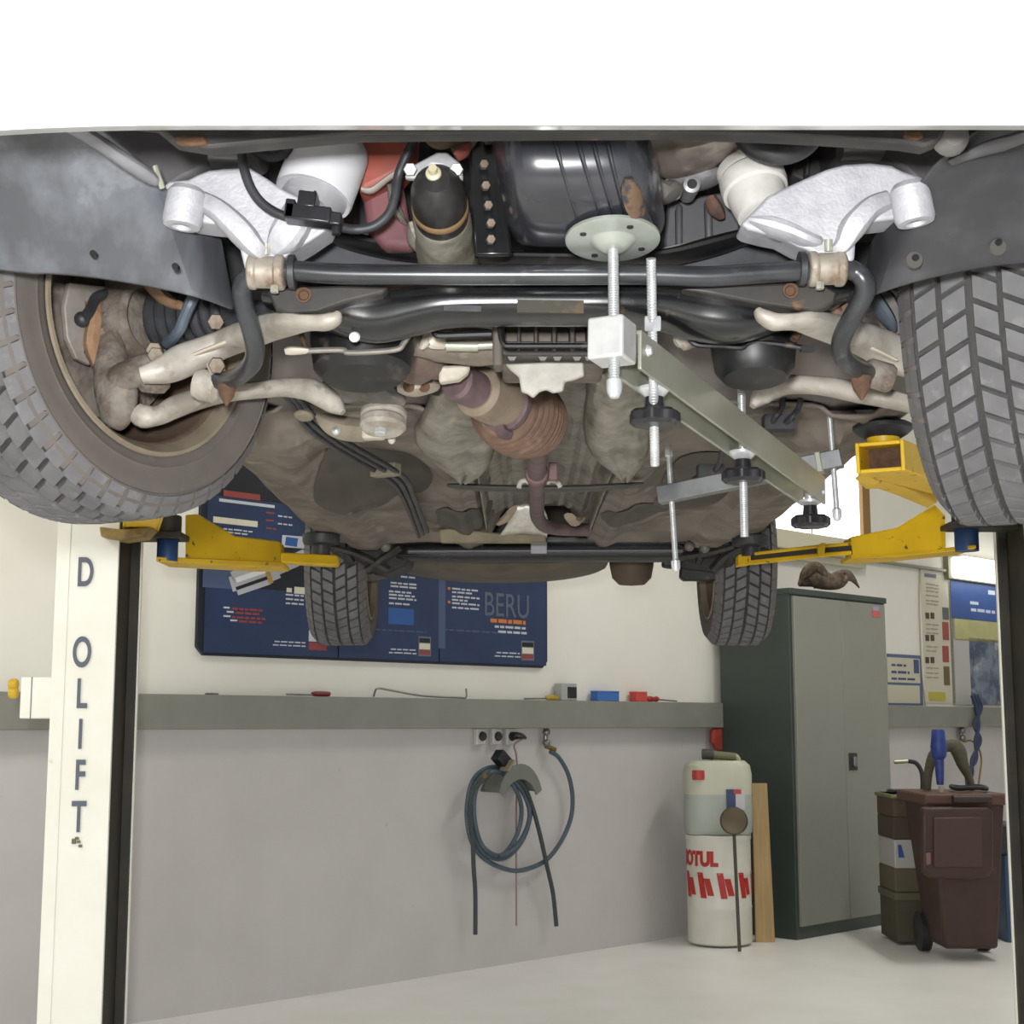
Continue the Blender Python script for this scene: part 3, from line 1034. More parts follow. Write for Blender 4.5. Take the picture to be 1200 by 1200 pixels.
ctr = V((P(1135, 917, yr).x, yr, zr + .022))
m.tube([ctr + V((math.cos(t) * .085, math.sin(t) * .12, .004 * math.sin(3 * t))) for t in [2 * PI * k / 12 for k in range(13)]], .011, 8)
tag(m.build('cable_ring', M['rubber']), 'black cable ring lying on the brown bin', 'cable')
# blue cables hanging from the duct
m = MB()
for d0, d1 in ((0, 0), (3, -3), (-3, 2)):
    m.tube([wp(x, y, o) for x, y, o in ((1142 + d0, 815, .085), (1147 + d0, 830, .09), (1145 + d1, 850, .1), (1146 + d0, 868, .12), (1142 + d1, 890, .14), (1136 + d0, 908, .16), (1133 + d1, 935, .18), (1131, 990, .2))], .013, 8)
tag(m.build('blue_cable', mat('cable_navy', '343c5c', .5)), 'bundle of dark blue cables hanging from the duct over the bin', 'cable')
af2 = thing('air_fitting', wp(1126, 870, 0), 'small steel air tap under the duct above the brown bin', 'air fitting')
m = MB()
qx = wp(1126, 858, .03).dot(WR)
m.cyl(wpt(qx, ZB, .03), wpt(qx, ZB - .1, .03), .014)
m.ball(wpt(qx, ZB - .025, .04), .024)
m.ball(wpt(qx, ZB - .08, .04), .024)
m.build('body', M['zincdark'], af2)
MB().tube([wp(x, y, .05) for x, y in ((1126, 866), (1130, 869), (1138, 868), (1146, 875), (1150, 890), (1148, 910), (1146, 925))], .007, 8).build('spur_pipe', mat('brass', '8d7440', .35, .7), af2)
# cartons beside the bin
Yk = 8.2
xs0, xs1 = P(1046, 950, Yk).x, P(1082, 950, Yk).x


def carton(y0, y1, name, m_, label, dx=0, cat='box'):
    z1_, z0_ = P(1060, y0, Yk).z, P(1060, y1, Yk).z
    th = thing(name, ((xs0 + xs1) / 2, Yk + .2, z0_), label, cat)
    MB().box2((xs0 + dx, Yk, z0_ + .001), (xs1 + dx, Yk + .35, z1_)).build('carton', m_, th, bevel=.006)
    return th, z0_, z1_


OL = mat('carton_olive', '55523f', .7, 0, '4a4636', 6)
BR = mat('carton_brown', '4d4336', .7)
th, z0_, z1_ = carton(1046, 1105, 'storage_box', OL, 'olive box at the bottom of the stack beside the brown bin')
MB().box2((xs0 - .008, Yk - .008, z1_ - .04), (xs1 + .008, Yk + .358, z1_ - .001)).build('box_lid', mat('olive_lid', '63604a', .6), th, bevel=.004)
th, z0_, z1_ = carton(1018, 1046, 'storage_box', mat('carton_tan', '655d48', .7), 'tan box under the white carton in the stack beside the brown bin')
th, z0_, z1_ = carton(984, 1018, 'white_carton', mat('carton_white', 'b9b8b4', .6), 'white carton with a blue mark in the stack beside the brown bin', .003)
m = MB()
q = [P(1053, 1005, Yk), P(1060, 1005, Yk), P(1056, 990, Yk), P(1052, 990, Yk)]
m.prism([a - V((0, .003, 0)) for a in q], (0, .003, 0))
m.build('blue_mark', mat('mark_blue', '3a519b', .5), th, smooth=0)
th, z0_, z1_ = carton(958, 984, 'storage_box', BR, 'dark brown box on top of the white carton')
th, z0_, z1_ = carton(931, 958, 'storage_box', mat('carton_umber', '584a3c', .7), 'brown box topmost of the stack beside the locker')
MB().box2((xs0 - .01, Yk - .012, z1_ - .02), (xs1 + .01, Yk + .36, z1_)).build('box_lid', mat('olive_edge', '7c7f55', .6), th, bevel=.004)
m = MB()
yt = Yk + .1
m.box2((xs0 + .03, yt, z1_), (xs1 + .06, yt + .14, z1_ + .02))
tag(m.build('black_tray', M['knob'], bevel=.006), 'flat black tray on top of the brown boxes', 'tray')
zt2 = z1_ + .02
st_ = thing('bent_tube', P(1070, 925, yt + .07), 'black bent tube with a shiny end standing on the black tray', 'tube')
MB().tube([V((P(1081, 920, yt + .07).x, yt + .07, zt2))] + [P(x, y, yt + .07) for x, y in ((1081, 912), (1079, 902), (1073, 894), (1064, 892))], .012, 10).build('tube', M['rubber'], st_)
MB().cyl(P(1064, 892, yt + .07), P(1048, 893, yt + .07), .011).build('shiny_end', mat('pale_metal', 'b8b79b', .35, .5), st_)
# blue drum and black crate at the far right
Yq = 8.3
x0, x1 = P(1176, 1000, Yq).x, P(1200, 1000, Yq).x
zz = P(1180, 1001, Yq).z
tag(MB().box2((x0, Yq, 0), (x1 + .1, Yq + .3, zz)).build('blue_crate', mat('crate_blue', '36506c', .5), bevel=.01), 'blue crate on the floor behind the bin by the right lift post', 'crate')
tag(MB().box2((x0 - .06, Yq - .03, zz), (x1 + .12, Yq + .3, P(1180, 966, Yq).z)).build('black_crate', M['rubber'], bevel=.01), 'black crate stacked on the blue crate by the right lift post', 'crate')


# ================================================================== THE LIFT
def ppv(m, pix, fy, t):
    return m.prism([P(a, b, fy(a)) for a, b in pix], (0, t, 0))


def lerp(x0, y0, x1, y1):
    return lambda x: y0 + (y1 - y0) * (x - x0) / (x1 - x0)


def post(xin, side, label):
    """side -1: left post, opening to the right"""
    X = lambda d: xin + side * d          # d: distance outwards from the open side
    Yf, Yb_ = 4.1, 4.375
    po = thing('lift_post', (X(.08), 4.24, 0), label, 'lift post')
    m = MB()
    m.box2((X(0), Yf, .02), (X(.17), Yf + .012, 2.95))
    m.box2((X(.158), Yf, .02), (X(.17), Yb_, 2.95))
    m.box2((X(0), Yb_ - .012, .02), (X(.17), Yb_, 2.95))
    m.box2((X(.133), Yf - .003, .02), (X(.17), Yf, 2.95))
    m.build('column', M['liftwhite'], po, bevel=.003)
    m = MB()
    m.box2((X(.03), Yf + .013, .03), (X(.155), Yb_ - .013, 2.9))
    m.box2((X(.004), Yf + .013, .03), (X(.03), Yf + .03, 2.9))
    m.box2((X(.004), Yb_ - .03, .03), (X(.03), Yb_ - .013, 2.9))
    m.build('rail', M['liftdark'], po, bevel=.002)
    MB().box2((X(-.12), 4.0, 0), (X(.28), 4.5, .02)).build('base_plate', M['liftwhite'], po, bevel=.003)
    return po


def hollow_tube(m, p0, p1, w, h, t):
    p0, p1 = V(p0), V(p1)
    ax = (p1 - p0).normalized()
    sd = ax.cross(V((0, 0, 1))).normalized()
    up = sd.cross(ax)
    R = Matrix((ax, sd, up)).transposed()
    L = (p1 - p0).length
    c = (p0 + p1) / 2
    for s in (-1, 1):
        m.box(c + sd * s * (w - t) / 2, (L, t, h), R)
        m.box(c + up * s * (h - t) / 2, (L, w - 2 * t, t), R)
    return R, ax, sd, up


xl_ = P(137, 700, 4.1).x
xr_ = P(1167, 700, 4.375).x
pl_ = post(xl_, -1, 'white lift post with large dark letters down its front, left of the car')
pr_ = post(xr_, 1, 'lift post at the right with its dark inner side showing')
# lettering
m = MB()
for chh, x, y, hpx, wx in (('D', 100, 672, 35, 1), ('O', 96, 766, 36, 1), ('L', 95.5, 814.5, 35, 1), ('I', 94, 862, 35, 1), ('F', 93.5, 910, 35, 1), ('T', 92, 959, 36, 1)):
    p = P(x, y, 4.097)
    m.text(chh, pxm(hpx, 4.1) / .73, Matrix.Translation(p) @ Matrix.Rotation(PI / 2, 4, 'X'), sx=.56, depth=.002, bold=.004)
m.build('lettering', M['letter'], pl_, smooth=0)
m = MB()
for a, b, w, h in ((84, 983, 5, 6), (88, 981, 4, 3), (90, 985, 4, 3), (92, 990, 4, 3)):
    p, q = P(a, b + h, 4.096), P(a + w, b, 4.096)
    m.box2((p.x, 4.094, p.z), (q.x, 4.1, q.z))
m.build('worn_sticker', mat('sticker_worn', '6b6a4a', .6), pl_, smooth=0)
# switch box on the left post
p, q = P(18, 842, 4.1), P(62, 793, 4.1)
sbx = MB().box2((p.x, 4.13, p.z), (xl_ - .168, 4.25, q.z)).build('control_box', M['liftwhite'], pl_, bevel=.004)
MB().box2((p.x + .03, 4.128, p.z + .0), (p.x + .032, 4.131, q.z)).build('box_seam', M['letter'], sbx, smooth=0)
for yy in (802, 812):
    c = P(15, yy, 4.18)
    MB().lathe([(.012, 0), (.016, .005), (.016, .02), (.012, .024)], c + V((.014, 0, 0)), (-1, 0, 0), 16).build('yellow_button', mat('button_yellow', 'c9a526', .4), sbx)

# left rear arm
fy = lerp(185, 4.2, 395, 4.92)
arm = empty('lift_arm', P(200, 650, 4.25), pl_)
m = MB()
ppv(m, [(217, 603), (231, 602), (275, 628), (327, 634), (329, 661), (290, 660), (217, 656)], fy, .11)
m.build('arm_tube', M['yellow'], arm, bevel=.004)
m = MB()
ppv(m, [(183, 652), (330, 658), (330, 664), (290, 664), (183, 658)], fy, .16)
m.build('arm_flange', M['yellow'], arm, bevel=.003)
m = MB()
ppv(m, [(329, 647), (394, 650), (396, 653), (396, 661), (392, 663), (329, 659)], fy, .07)
ext = m.build('extension', M['yellow'], arm, bevel=.005)
p = P(376, 650, 4.9)
m = MB()
m.lathe([(.03, 0), (.03, .03), (.058, .035), (.062, .045), (.062, .065), (.055, .07), (.001, .07)], p, (0, 0, 1), 24)
m.build('lift_pad', M['rubber'], arm)
p = P(196, 653, 4.26)
MB().lathe([(.03, -.012), (.03, .05), (.026, .056), (.001, .056)], p, (0, 0, 1), 24).build('pivot_pin', mat('pin_blue', '33507e', .4, .2), arm)
m = MB()
m.cyl(p + V((0, 0, .05)), p + V((0, 0, .12)), .038)
m.box2(p + V((-.14, -.05, .05)), p + V((.05, .06, .068)))
m.build('carriage', M['liftdark'], arm, bevel=.004)

# left front arm, mostly behind the tyre
arm = empty('lift_arm', P(165, 625, 4.15), pl_)
m = MB()
p0, p1 = V((-.735, 3.02, CZ + .545)), V((-1.04, 4.15, CZ + .565))
hollow_tube(m, p0, p1, .1, .06, .007)
m.build('arm_tube', M['yellow'], arm, bevel=.002)
m = MB()
ppv(m, [(116, 617), (140, 620), (176, 617), (166, 628), (140, 632), (118, 629)], lambda x: 4.05, .1)
m.build('arm_bracket', mat('lift_ochre', '9c8550', .6, 0, '6d5a32', 14), arm, bevel=.004)
MB().lathe([(.02, -.02), (.03, .03), (.06, .035), (.062, .06), (.055, .068), (.001, .068)], p0 + V((0, .06, .03)), (0, 0, 1), 24).build('lift_pad', M['rubber'], arm)

# right rear arm
fy = lerp(1145, 4.2, 865, 4.92)
arm = empty('lift_arm', P(1130, 645, 4.25), pr_)
m = MB()
ppv(m, [(997, 629), (1052, 618), (1096, 591), (1108, 604), (1109, 645), (1057, 650), (1000, 652)], fy, .11)
m.build('arm_tube', M['yellow'], arm, bevel=.004)
m = MB()
ppv(m, [(998, 649), (1058, 647), (1144, 638), (1144, 643), (1058, 652), (998, 655)], fy, .16)
m.build('arm_flange', M['yellow'], arm, bevel=.003)
m = MB()
ppv(m, [(865, 650), (890, 646), (960, 638), (998, 635), (998, 639), (960, 642), (890, 650), (866, 653)], fy, .012)
ppv(m, [(865, 658), (890, 655), (960, 648), (998, 645), (998, 650), (960, 653), (890, 661), (866, 663)], fy, .012)
ppv(m, [(865, 650), (880, 648), (880, 661), (865, 663)], fy, .06)
ppv(m, [(958, 640), (963, 636), (968, 636), (966, 652), (959, 653)], lambda x: fy(x) - .008, .02)
ext = m.build('extension', M['yellow'], arm, bevel=.003)
m = MB()
ppv(m, [(870, 652), (998, 638), (998, 647), (870, 659)], lambda x: fy(x) + .008, .05)
m.build('extension_web', M['liftdark'], arm, smooth=0)
p = P(880, 652, 4.9)
MB().lathe([(.03, 0), (.03, .03), (.058, .035), (.062, .045), (.062, .065), (.055, .07), (.001, .07)], p, (0, 0, 1), 24).build('lift_pad', M['rubber'], arm)
p = P(1133, 641, 4.26)
MB().lathe([(.034, -.012), (.034, .05), (.03, .056), (.001, .056)], p, (0, 0, 1), 24).build('pivot_pin', mat('pin_blue', '33507e', .4, .2), arm)
m = MB()
m.cyl(p + V((0, 0, .05)), p + V((0, 0, .12)), .04)
m.box2(p + V((-.06, -.05, .05)), p + V((.16, .06, .068)))
m.build('carriage', M['liftdark'], arm, bevel=.004)

# right front arm with its pad under the sill
arm = empty('lift_arm', P(1120, 600, 4.15), pr_)
p0, p1 = P(1031, 535, 2.95), P(1160, 578, 4.2)
m = MB()
R, ax, sd, up = hollow_tube(m, p0, p1, .098, .062, .008)
tb = m.build('arm_tube', M['yellow'], arm, bevel=.002)
m = MB()
m.box(p0 + ax * .09, (.01, .084, .05), R)
m.build('tube_inside', M['rust'], arm, smooth=0)
m = MB()
ppv(m, [(1012, 552), (1058, 557), (1098, 574), (1098, 590), (1062, 574), (1040, 566), (1026, 566)], lerp(1012, 3.02, 1098, 3.75), .09)
m.build('arm_sleeve', M['yellow'], arm, bevel=.004)
pp_ = P(1035, 516, 3.01)
MB().lathe([(.03, -.01), (.034, .006), (.045, .012), (.03, .016)], pp_, (0, 0, 1), 24).build('pad_seat', M['yellow'], arm)
MB().lathe([(.036, .004), (.05, .012), (.061, .022), (.061, .03), (.05, .036), (.04, .036), (.034, .046), (.001, .046)], pp_, (0, 0, 1), 28).build('lift_pad', M['rubber'], arm)

# ================================================================== THE CAR
car = thing('car', (.085, 3.9, CZ + .6), 'raised car seen from below with white bumper and grimy underside', 'car')


def part(m, name, mm, parent=None, **k):
    return m.build(name, mm, parent or car, **k)


def parts(m, name, mm, parent=None, **k):
    """every separate piece a part of its own"""
    return [q.build(name, mm, parent or car, **k) for q in islands(m)]



# ------------------------------------------------------------------ wheels
def make_wheel(loc, rot):
    w = empty('wheel', loc, car)
    w.rotation_euler.z = rot
    AX = (1, 0, 0)
    N = 47
    m = MB()
    side = [(.207, .088), (.214, .096), (.228, .101), (.236, .1035), (.239, .1055), (.243, .1045), (.262, .1095), (.280, .108), (.2825, .1095), (.286, .1065), (.298, .1), (.306, .092), (.309, .086)]
    m.cur = 0
    m.lathe(side, (0, 0, 0), AX, 96)
    m.lathe([(r, -h) for r, h in side], (0, 0, 0), AX, 96)
    m.cur = 1
    m.lathe([(.309, .086), (.3105, .05), (.3105, -.05), (.309, -.086)], (0, 0, 0), AX, 96)
    # strip the caps made by open lathes
    keep = [(f, k) for f, k in zip(m.f, m.m) if len(f) < 10]
    m.f, m.m = [a for a, b in keep], [b for a, b in keep]

    def pt(a, h, r):
        return V((h, math.cos(a) * r, math.sin(a) * r))

    def block(a0, a1, h0, h1, sh0, sh1, r0, rt0, rt1):
        da, dh = (a1 - a0) * .07, (h1 - h0) * .07
        vs = [pt(a0 + sh0, h0, r0), pt(a1 + sh0, h0, r0), pt(a1 + sh1, h1, r0), pt(a0 + sh1, h1, r0),
              pt(a0 + da + sh0, h0 + dh, rt0), pt(a1 - da + sh0, h0 + dh, rt0), pt(a1 - da + sh1, h1 - dh, rt1), pt(a0 + da + sh1, h1 - dh, rt1)]
        m.add(vs, [(4, 5, 6, 7), (0, 1, 5, 4), (1, 2, 6, 5), (2, 3, 7, 6), (3, 0, 4, 7)])
    m.cur = 2
    st = 2 * PI / N
    sl = lambda h: -abs(h) * .45 / .32
    for k in range(N):
        for h0, h1, off in ((.003, .0415, 0), (.045, .081, .5)):
            for sg, o2 in ((1, 0), (-1, .35)):
                a0 = (k + off + o2) * st
                block(a0, a0 + st * .905, sg * h0, sg * h1, sl(h0), sl(h1), .308, .319, .317 if h0 > .03 else .319)
        for sg, o2 in ((1, .1), (-1, .45)):
            a0 = (k + o2) * st
            block(a0, a0 + st * .89, sg * .083, sg * .1095, sl(.083), sl(.10), .286, .3155, .2885)
    m.build('tyre', [M['sidewall'], M['tyregroove'], M['tyre']], w, local=True, smooth=30)
    m = MB()
    m.lathe([(.205, .082), (.211, .093), (.219, .098), (.2225, .103), (.221, .107), (.215, .107), (.2105, .101), (.2025, .090), (.198, .080), (.205, .082)], (0, 0, 0), AX, 80)
    rim = m.build('rim', M['rim'], w, local=True, smooth=50)
    m = MB()
    m.lathe([(.204, .088), (.197, .075), (.1965, .045), (.190, .03), (.184, -.02), (.170, -.055), (.10, -.07), (.05, -.062), (.001, -.062)], (0, 0, 0), AX, 80, cap=False)
    bar = m.build('rim_barrel', M['rimin'], w, local=True, smooth=50, solid=.004)
    m = MB()
    m.lathe([(.06, -.02), (.152, -.02), (.152, .0), (.06, .0), (.06, -.02)], (0, 0, 0), AX, 60)
    m.lathe([(.001, -.055), (.065, -.055), (.065, .02), (.04, .03), (.001, .03)], (0, 0, 0), AX, 32)
    m.build('brake_disc', M['iron'], w, local=True, smooth=40)
    return w


def copy_wheel(src, loc, rot):
    w = src.copy()
    C.objects.link(w)
    w.location = V(loc) - WL[car.name]
    w.rotation_euler.z = rot
    for c in src.children:
        k = c.copy()
        C.objects.link(k)
        k.parent = w
        for g in c.children:
            q = g.copy()
            C.objects.link(q)
            q.parent = k
    return w


FL = V((-.659, 2.361, CZ + .639))
FR = V((.809, 2.385, CZ + .639))
wfl = make_wheel(FL, -.532)
copy_wheel(wfl, FR, PI - .477)
zr_ = P(390, 755, 5.5).z + .317
copy_wheel(wfl, (P(391, 700, 5.25).x, 5.55, zr_), 0)
copy_wheel(wfl, (P(877, 700, 5.25).x, 5.55, zr_), PI)
aL = V((math.cos(-.532), math.sin(-.532), 0))      # inward axle direction of the left wheel

# knuckle, shield, boot
m = MB()
o = FL + aL * .02
m.lathe([(.055, .0), (.068, .01), (.070, .055), (.062, .075), (.052, .08), (.050, .06)], o, aL, 36)
part(m, 'hub_carrier', M['iron'], bevel=.003)
m = MB()
m.loft([(135, 322, 2.33, 14, .02), (138, 345, 2.31, 16, .025), (130, 385, 2.29, 17, .03), (130, 420, 2.28, 20, .03), (135, 450, 2.27, 26, .03), (137, 475, 2.27, 24, .03), (134, 496, 2.27, 16, .02), (132, 502, 2.27, 6, .01)], 14, 5, ref=(0, 1, 0))
m.loft([(128, 448, 2.27, 14, .02), (150, 440, 2.25, 18, .025), (178, 428, 2.24, 16, .025), (195, 420, 2.23, 12, .02)], 14, 4)
part(m, 'steering_knuckle', M['iron'])
def PW_(px, py, h):
    d_ = ray(px, py)
    return CAM + d_ * ((FL + aL * h - CAM).dot(aL) / d_.dot(aL))


m = MB()
m.prism([PW_(a, b, .045) for a, b in [(82, 331), (128, 336), (119, 350), (108, 366), (101, 380), (103, 396), (99, 412), (107, 428), (90, 420), (79, 395), (76, 360)]], aL * -.01)
part(m, 'dust_shield', mat('shield_pale', '8f8982', .6, .1, '776d62', 16), bevel=.002)
m = MB()
m.loft([(x, y, PW_(x, y, .065).y, a, .012) for x, y, a in ((96, 374, 6), (104, 366, 6), (112, 350, 6), (122, 345, 5))], 10, 4)
m.ball(PW_(96, 374, .06), (.012, .012, .012))
part(m, 'sensor', M['rubber'])
m = MB()
m.loft([(x, y, PW_(x, y, .05).y, a, b) for x, y, a, b in ((108, 352, 9, .02), (113, 380, 11, .025), (110, 405, 12, .025), (116, 428, 9, .02))], 10, 4)
m.loft([(178, 338, 2.3, 7, .02), (188, 345, 2.28, 9, .03), (200, 354, 2.27, 7, .02), (212, 358, 2.26, 5, .015)], 10, 4)
part(m, 'caliper', mat('caliper_rust', '87684f', .8, 0, '9a7f63', 20, bump=.4))
m = MB()
pr = []
h = .075
for k, r in enumerate((.052, .050, .047, .044, .041, .037, .034)):
    pr += [(r * .86, h), (r, h + .006), (r, h + .011), (r * .86, h + .017)]
    h += .018
pr += [(.026, h), (.026, h + .03), (.014, h + .031), (.014, h + .36)]
m.lathe(pr, o, aL + V((0, .25, .02)), 28)
part(m, 'axle_boot', M['rubber'], smooth=30)
m = MB()
m.tube([P(x, y, Y) for x, y, Y in ((228, 345, 2.18), (222, 358, 2.18), (216, 372, 2.19), (211, 385, 2.2), (203, 396, 2.22), (196, 402, 2.24))], .009)
part(m, 'brake_hose', mat('hose_bluegrey', '4c5560', .5))
m = MB()
for x, y, Y in ((181, 410, 2.2), (183, 416, 2.2), (254, 428, 2.18), (253, 377, 2.2)):
    m.hexnut(P(x, y, Y), (.2, -1, -.3), .013, .024)
parts(m, 'bolt', mat('bolt_tan', '766c5f', .6, .3, '5b4a3a', 60))

# ------------------------------------------------------------------ wheel arch liners
rows = []
LB = [(-60, 312), (4, 318), (44, 324), (46, 321), (110, 326), (175, 337), (230, 348), (262, 360), (276, 366)]
LT = [(-60, 120), (4, 120), (30, 120), (48, 122), (95, 128), (140, 165), (178, 205), (215, 240), (262, 270)]
for j in range(9):
    t = j / 8
    r = []
    for (x0, y0), (x1, y1), k in zip(LT, LB, range(9)):
        Y = 1.76 + .20 * t ** .8 + .30 * (k / 8) ** 3 * (1 - .55 * t) + .05 * (1 - k / 8) ** 3 * (1 - t)
        r.append(P(x0 + (x1 - x0) * t, y0 + (y1 - y0) * t, Y))
    rows.append(r)
m = MB().sheet(rows)
ll = part(m, 'wheel_arch_liner', M['liner'], solid=.006, subsurf=1)
m = MB()
for x, y in ((110, 298), (206, 313)):
    m.lathe([(.001, -.006), (.0042, -.006), (.0048, 0), (.0048, .006)], P(x, y, 1.93), (0, 1, 0), 14)
parts(m, 'clip_hole', M['knob'], ll)
m = MB()
m.loft([(70, 140, 1.72, 9, .012), (110, 163, 1.76, 9, .012), (145, 187, 1.8, 9, .012), (176, 208, 1.85, 8, .012), (184, 216, 1.86, 3, .006)], 12, 4)
part(m, 'liner_edge', mat('edge_grey', '8c8c90', .4, .2, '7a7a7e', 10), ll)
m = MB()
m.tube([P(182, 195, 1.87), P(186, 207, 1.87), P(190, 220, 1.88)], .004, 8)
part(m, 'screw', M['zinc'], ll)

rows = []
RB = [(1260, 306), (1200, 310), (1160, 313), (1125, 320), (1090, 327), (1055, 336), (1030, 345), (1015, 349), (1008, 352)]
RT = [(1260, 120), (1200, 128), (1170, 140), (1140, 152), (1115, 175), (1090, 195), (1070, 225), (1045, 255), (1020, 280)]
for j in range(9):
    t = j / 8
    r = []
    for (x0, y0), (x1, y1), k in zip(RT, RB, range(9)):
        Y = 1.76 + .20 * t ** .8 + .30 * (k / 8) ** 3 * (1 - .55 * t) + .05 * (1 - k / 8) ** 3 * (1 - t)
        r.append(P(x0 + (x1 - x0) * t, y0 + (y1 - y0) * t, Y))
    rows.append(r)
m = MB().sheet(rows)
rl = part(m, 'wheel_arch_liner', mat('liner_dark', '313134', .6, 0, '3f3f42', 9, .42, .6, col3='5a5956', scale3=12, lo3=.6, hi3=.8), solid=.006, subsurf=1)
m = MB()
for x, y in ((1072, 303), (1169, 285)):
    m.lathe([(.001, -.006), (.0046, -.006), (.005, 0), (.005, .006)], P(x, y, 1.935), (0, 1, 0), 14)
parts(m, 'clip_hole', M['knob'], rl)
m = MB()
for x, y in ((1071, 305), (1169, 290)):
    m.lathe([(.012, 0), (.011, -.003), (.006, -.003)], P(x, y, 1.935), (0, 1, 0), 18)
parts(m, 'clip_rim', mat('clip_grey', '4c4945', .8), rl)
m = MB()
m.loft([(1230, 146, 1.72, 9, .012), (1190, 163, 1.75, 8, .012), (1150, 176, 1.8, 7, .012), (1115, 190, 1.83, 4, .01)], 12, 4)
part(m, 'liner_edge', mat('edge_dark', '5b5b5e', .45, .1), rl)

# ------------------------------------------------------------------ front structure
m = MB()
m.pp([(90, 138), (300, 138), (300, 168), (262, 182), (245, 196), (215, 210), (196, 222), (186, 210), (150, 178), (105, 150)], 2.0, .12)
part(m, 'frame_rail', mat('rail_grey', '59565a', .6, 0, '4b494b', 9, col3='7d6a58', scale3=25, lo3=.66, hi3=.75), bevel=.008)
m = MB()
m.pp([(975, 138), (1120, 138), (1112, 190), (1106, 212), (1092, 222), (1075, 214), (1060, 200), (1030, 185), (980, 188)], 2.0, .12)
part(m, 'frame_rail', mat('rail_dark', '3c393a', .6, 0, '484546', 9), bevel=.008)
m = MB()
m.loft([(247, 185, 1.98, 10, .02), (262, 186, 1.98, 10, .02), (282, 188, 1.98, 9, .02), (288, 188, 1.98, 6, .015)], 14, 3, 3)
part(m, 'tube_stub', mat('stub_grey', '8f8f92', .4, .3))
m = MB()
m.loft([(985, 178, 1.98, 9, .02), (1005, 176, 1.98, 10, .02), (1030, 177, 1.98, 10, .02), (1036, 178, 1.98, 8, .015)], 14, 3, 3)
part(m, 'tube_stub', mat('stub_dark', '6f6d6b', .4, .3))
low = [(60, 128), (120, 139), (180, 146), (204, 166), (245, 173), (330, 165), (420, 157), (600, 155), (780, 154), (900, 158), (960, 161), (1060, 167), (1085, 171), (1100, 165), (1110, 150), (1180, 128)]
m = MB()
m.pp(low + [(1180, 90), (60, 90)], 1.66, .03)
cm = part(m, 'front_crossmember', mat('cross_black', '2c2b2c', .5, 0, '3d3b3a', 12, col3='6a5238', scale3=22, lo3=.66, hi3=.72), bevel=.004)
m = MB()
m.pp([(203, 160), (215, 157), (240, 158), (243, 168), (225, 170), (206, 168)], 1.655, .01)
m.pp([(1060, 152), (1080, 152), (1084, 160), (1075, 164), (1058, 160)], 1.655, .01)
parts(m, 'rust_patch', M['rust'], cm, bevel=.003)
m = MB()
m.lathe([(.001, -.012), (.012, -.01), (.02, 0), (.022, .01)], P(1116, 160, 1.67), (0, 1, .2), 18)
part(m, 'grommet', mat('grommet_grey', '5d5a58', .6), cm)
# bumper
rows = []
for Yo, z in ((.14, CZ + .672), (.05, CZ + .615), (.012, CZ + .604), (0, CZ + .612), (-.012, CZ + .64), (-.02, CZ + .72), (-.005, CZ + .73), (-.005, CZ + .745), (-.03, CZ + .76), (-.035, CZ + .9), (0, CZ + 1.0)):
    r = []
    for k in range(33):
        x = -.93 + 1.86 * k / 32
        r.append(V((x + .085, 1.45 + Yo + .40 * max(0, abs(x / .93) - .45) ** 2.2, z)))
    rows.append([p + V((0, 0, .007)) for p in r])
m = MB().sheet(rows)
part(m, 'bumper', M['white'], solid=.006)
# body sides and upper body
arch = lambda c, r: [(c + math.cos(a) * r, CZ + .66 + math.sin(a) * r) for a in [PI - .43 - (PI - .86) * k / 10 for k in range(11)]]
prof = [(1.93, CZ + .80)] + arch(2.40, .38) + [(2.80, CZ + .80), (5.12, CZ + .82)] + arch(5.55, .38) + [(5.98, CZ + .85), (6.4, CZ + .9), (6.46, CZ + 1.2), (6.36, CZ + 1.45), (5.7, CZ + 1.5), (5.0, CZ + 1.95), (3.8, CZ + 1.98), (3.0, CZ + 1.5), (1.75, CZ + 1.32), (1.6, CZ + 1.05), (1.75, CZ + .95)]
for X in (-.85, 1.0):
    m = MB()
    m.prism([V((X, a, b)) for a, b in prof], (.02, 0, 0))
    part(m, 'side_panel', M['white'], smooth=0)
top = [(1.48, CZ + .98), (1.6, CZ + 1.2), (1.75, CZ + 1.32), (3.0, CZ + 1.5), (3.8, CZ + 1.98), (5.0, CZ + 1.95), (5.7, CZ + 1.5), (6.36, CZ + 1.45), (6.46, CZ + 1.2), (6.4, CZ + .9), (6.2, CZ + .8)]
m = MB().sheet([[V((X, a, b)) for X in (-.84, .085, 1.01)] for a, b in top])
part(m, 'upper_body', M['white'], solid=.02, smooth=20)

# ------------------------------------------------------------------ dark engine body behind everything
m = MB()
m.box2((-.62, 2.36, CZ + .70), (.80, 2.5, CZ + 1.25))
m.box2((-.60, 1.75, CZ + 1.05), (.78, 2.4, CZ + 1.15))
for k in range(9):
    x = -.4 + k * .12
    m.box2((x, 2.32, CZ + .78), (x + .03, 2.38, CZ + 1.1))
part(m, 'engine_block', M['void'], bevel=.006)

# oil pan
rows = []
top_ = [(576, 120), (580, 121), (588, 122), (602, 124), (645, 124), (690, 122), (725, 120), (742, 120), (750, 120)]
mid = [(583, 206), (588, 208), (597, 210), (612, 211), (650, 211), (695, 210), (745, 207), (766, 205), (772, 200)]
bot = [(602, 284), (606, 288), (612, 291), (624, 293), (655, 294), (700, 294), (748, 292), (774, 285), (780, 262)]


def pan_y(t):
    return 1.785 + (.185 * ((t - .25) / .75) ** 2.4 if t > .25 else 0)


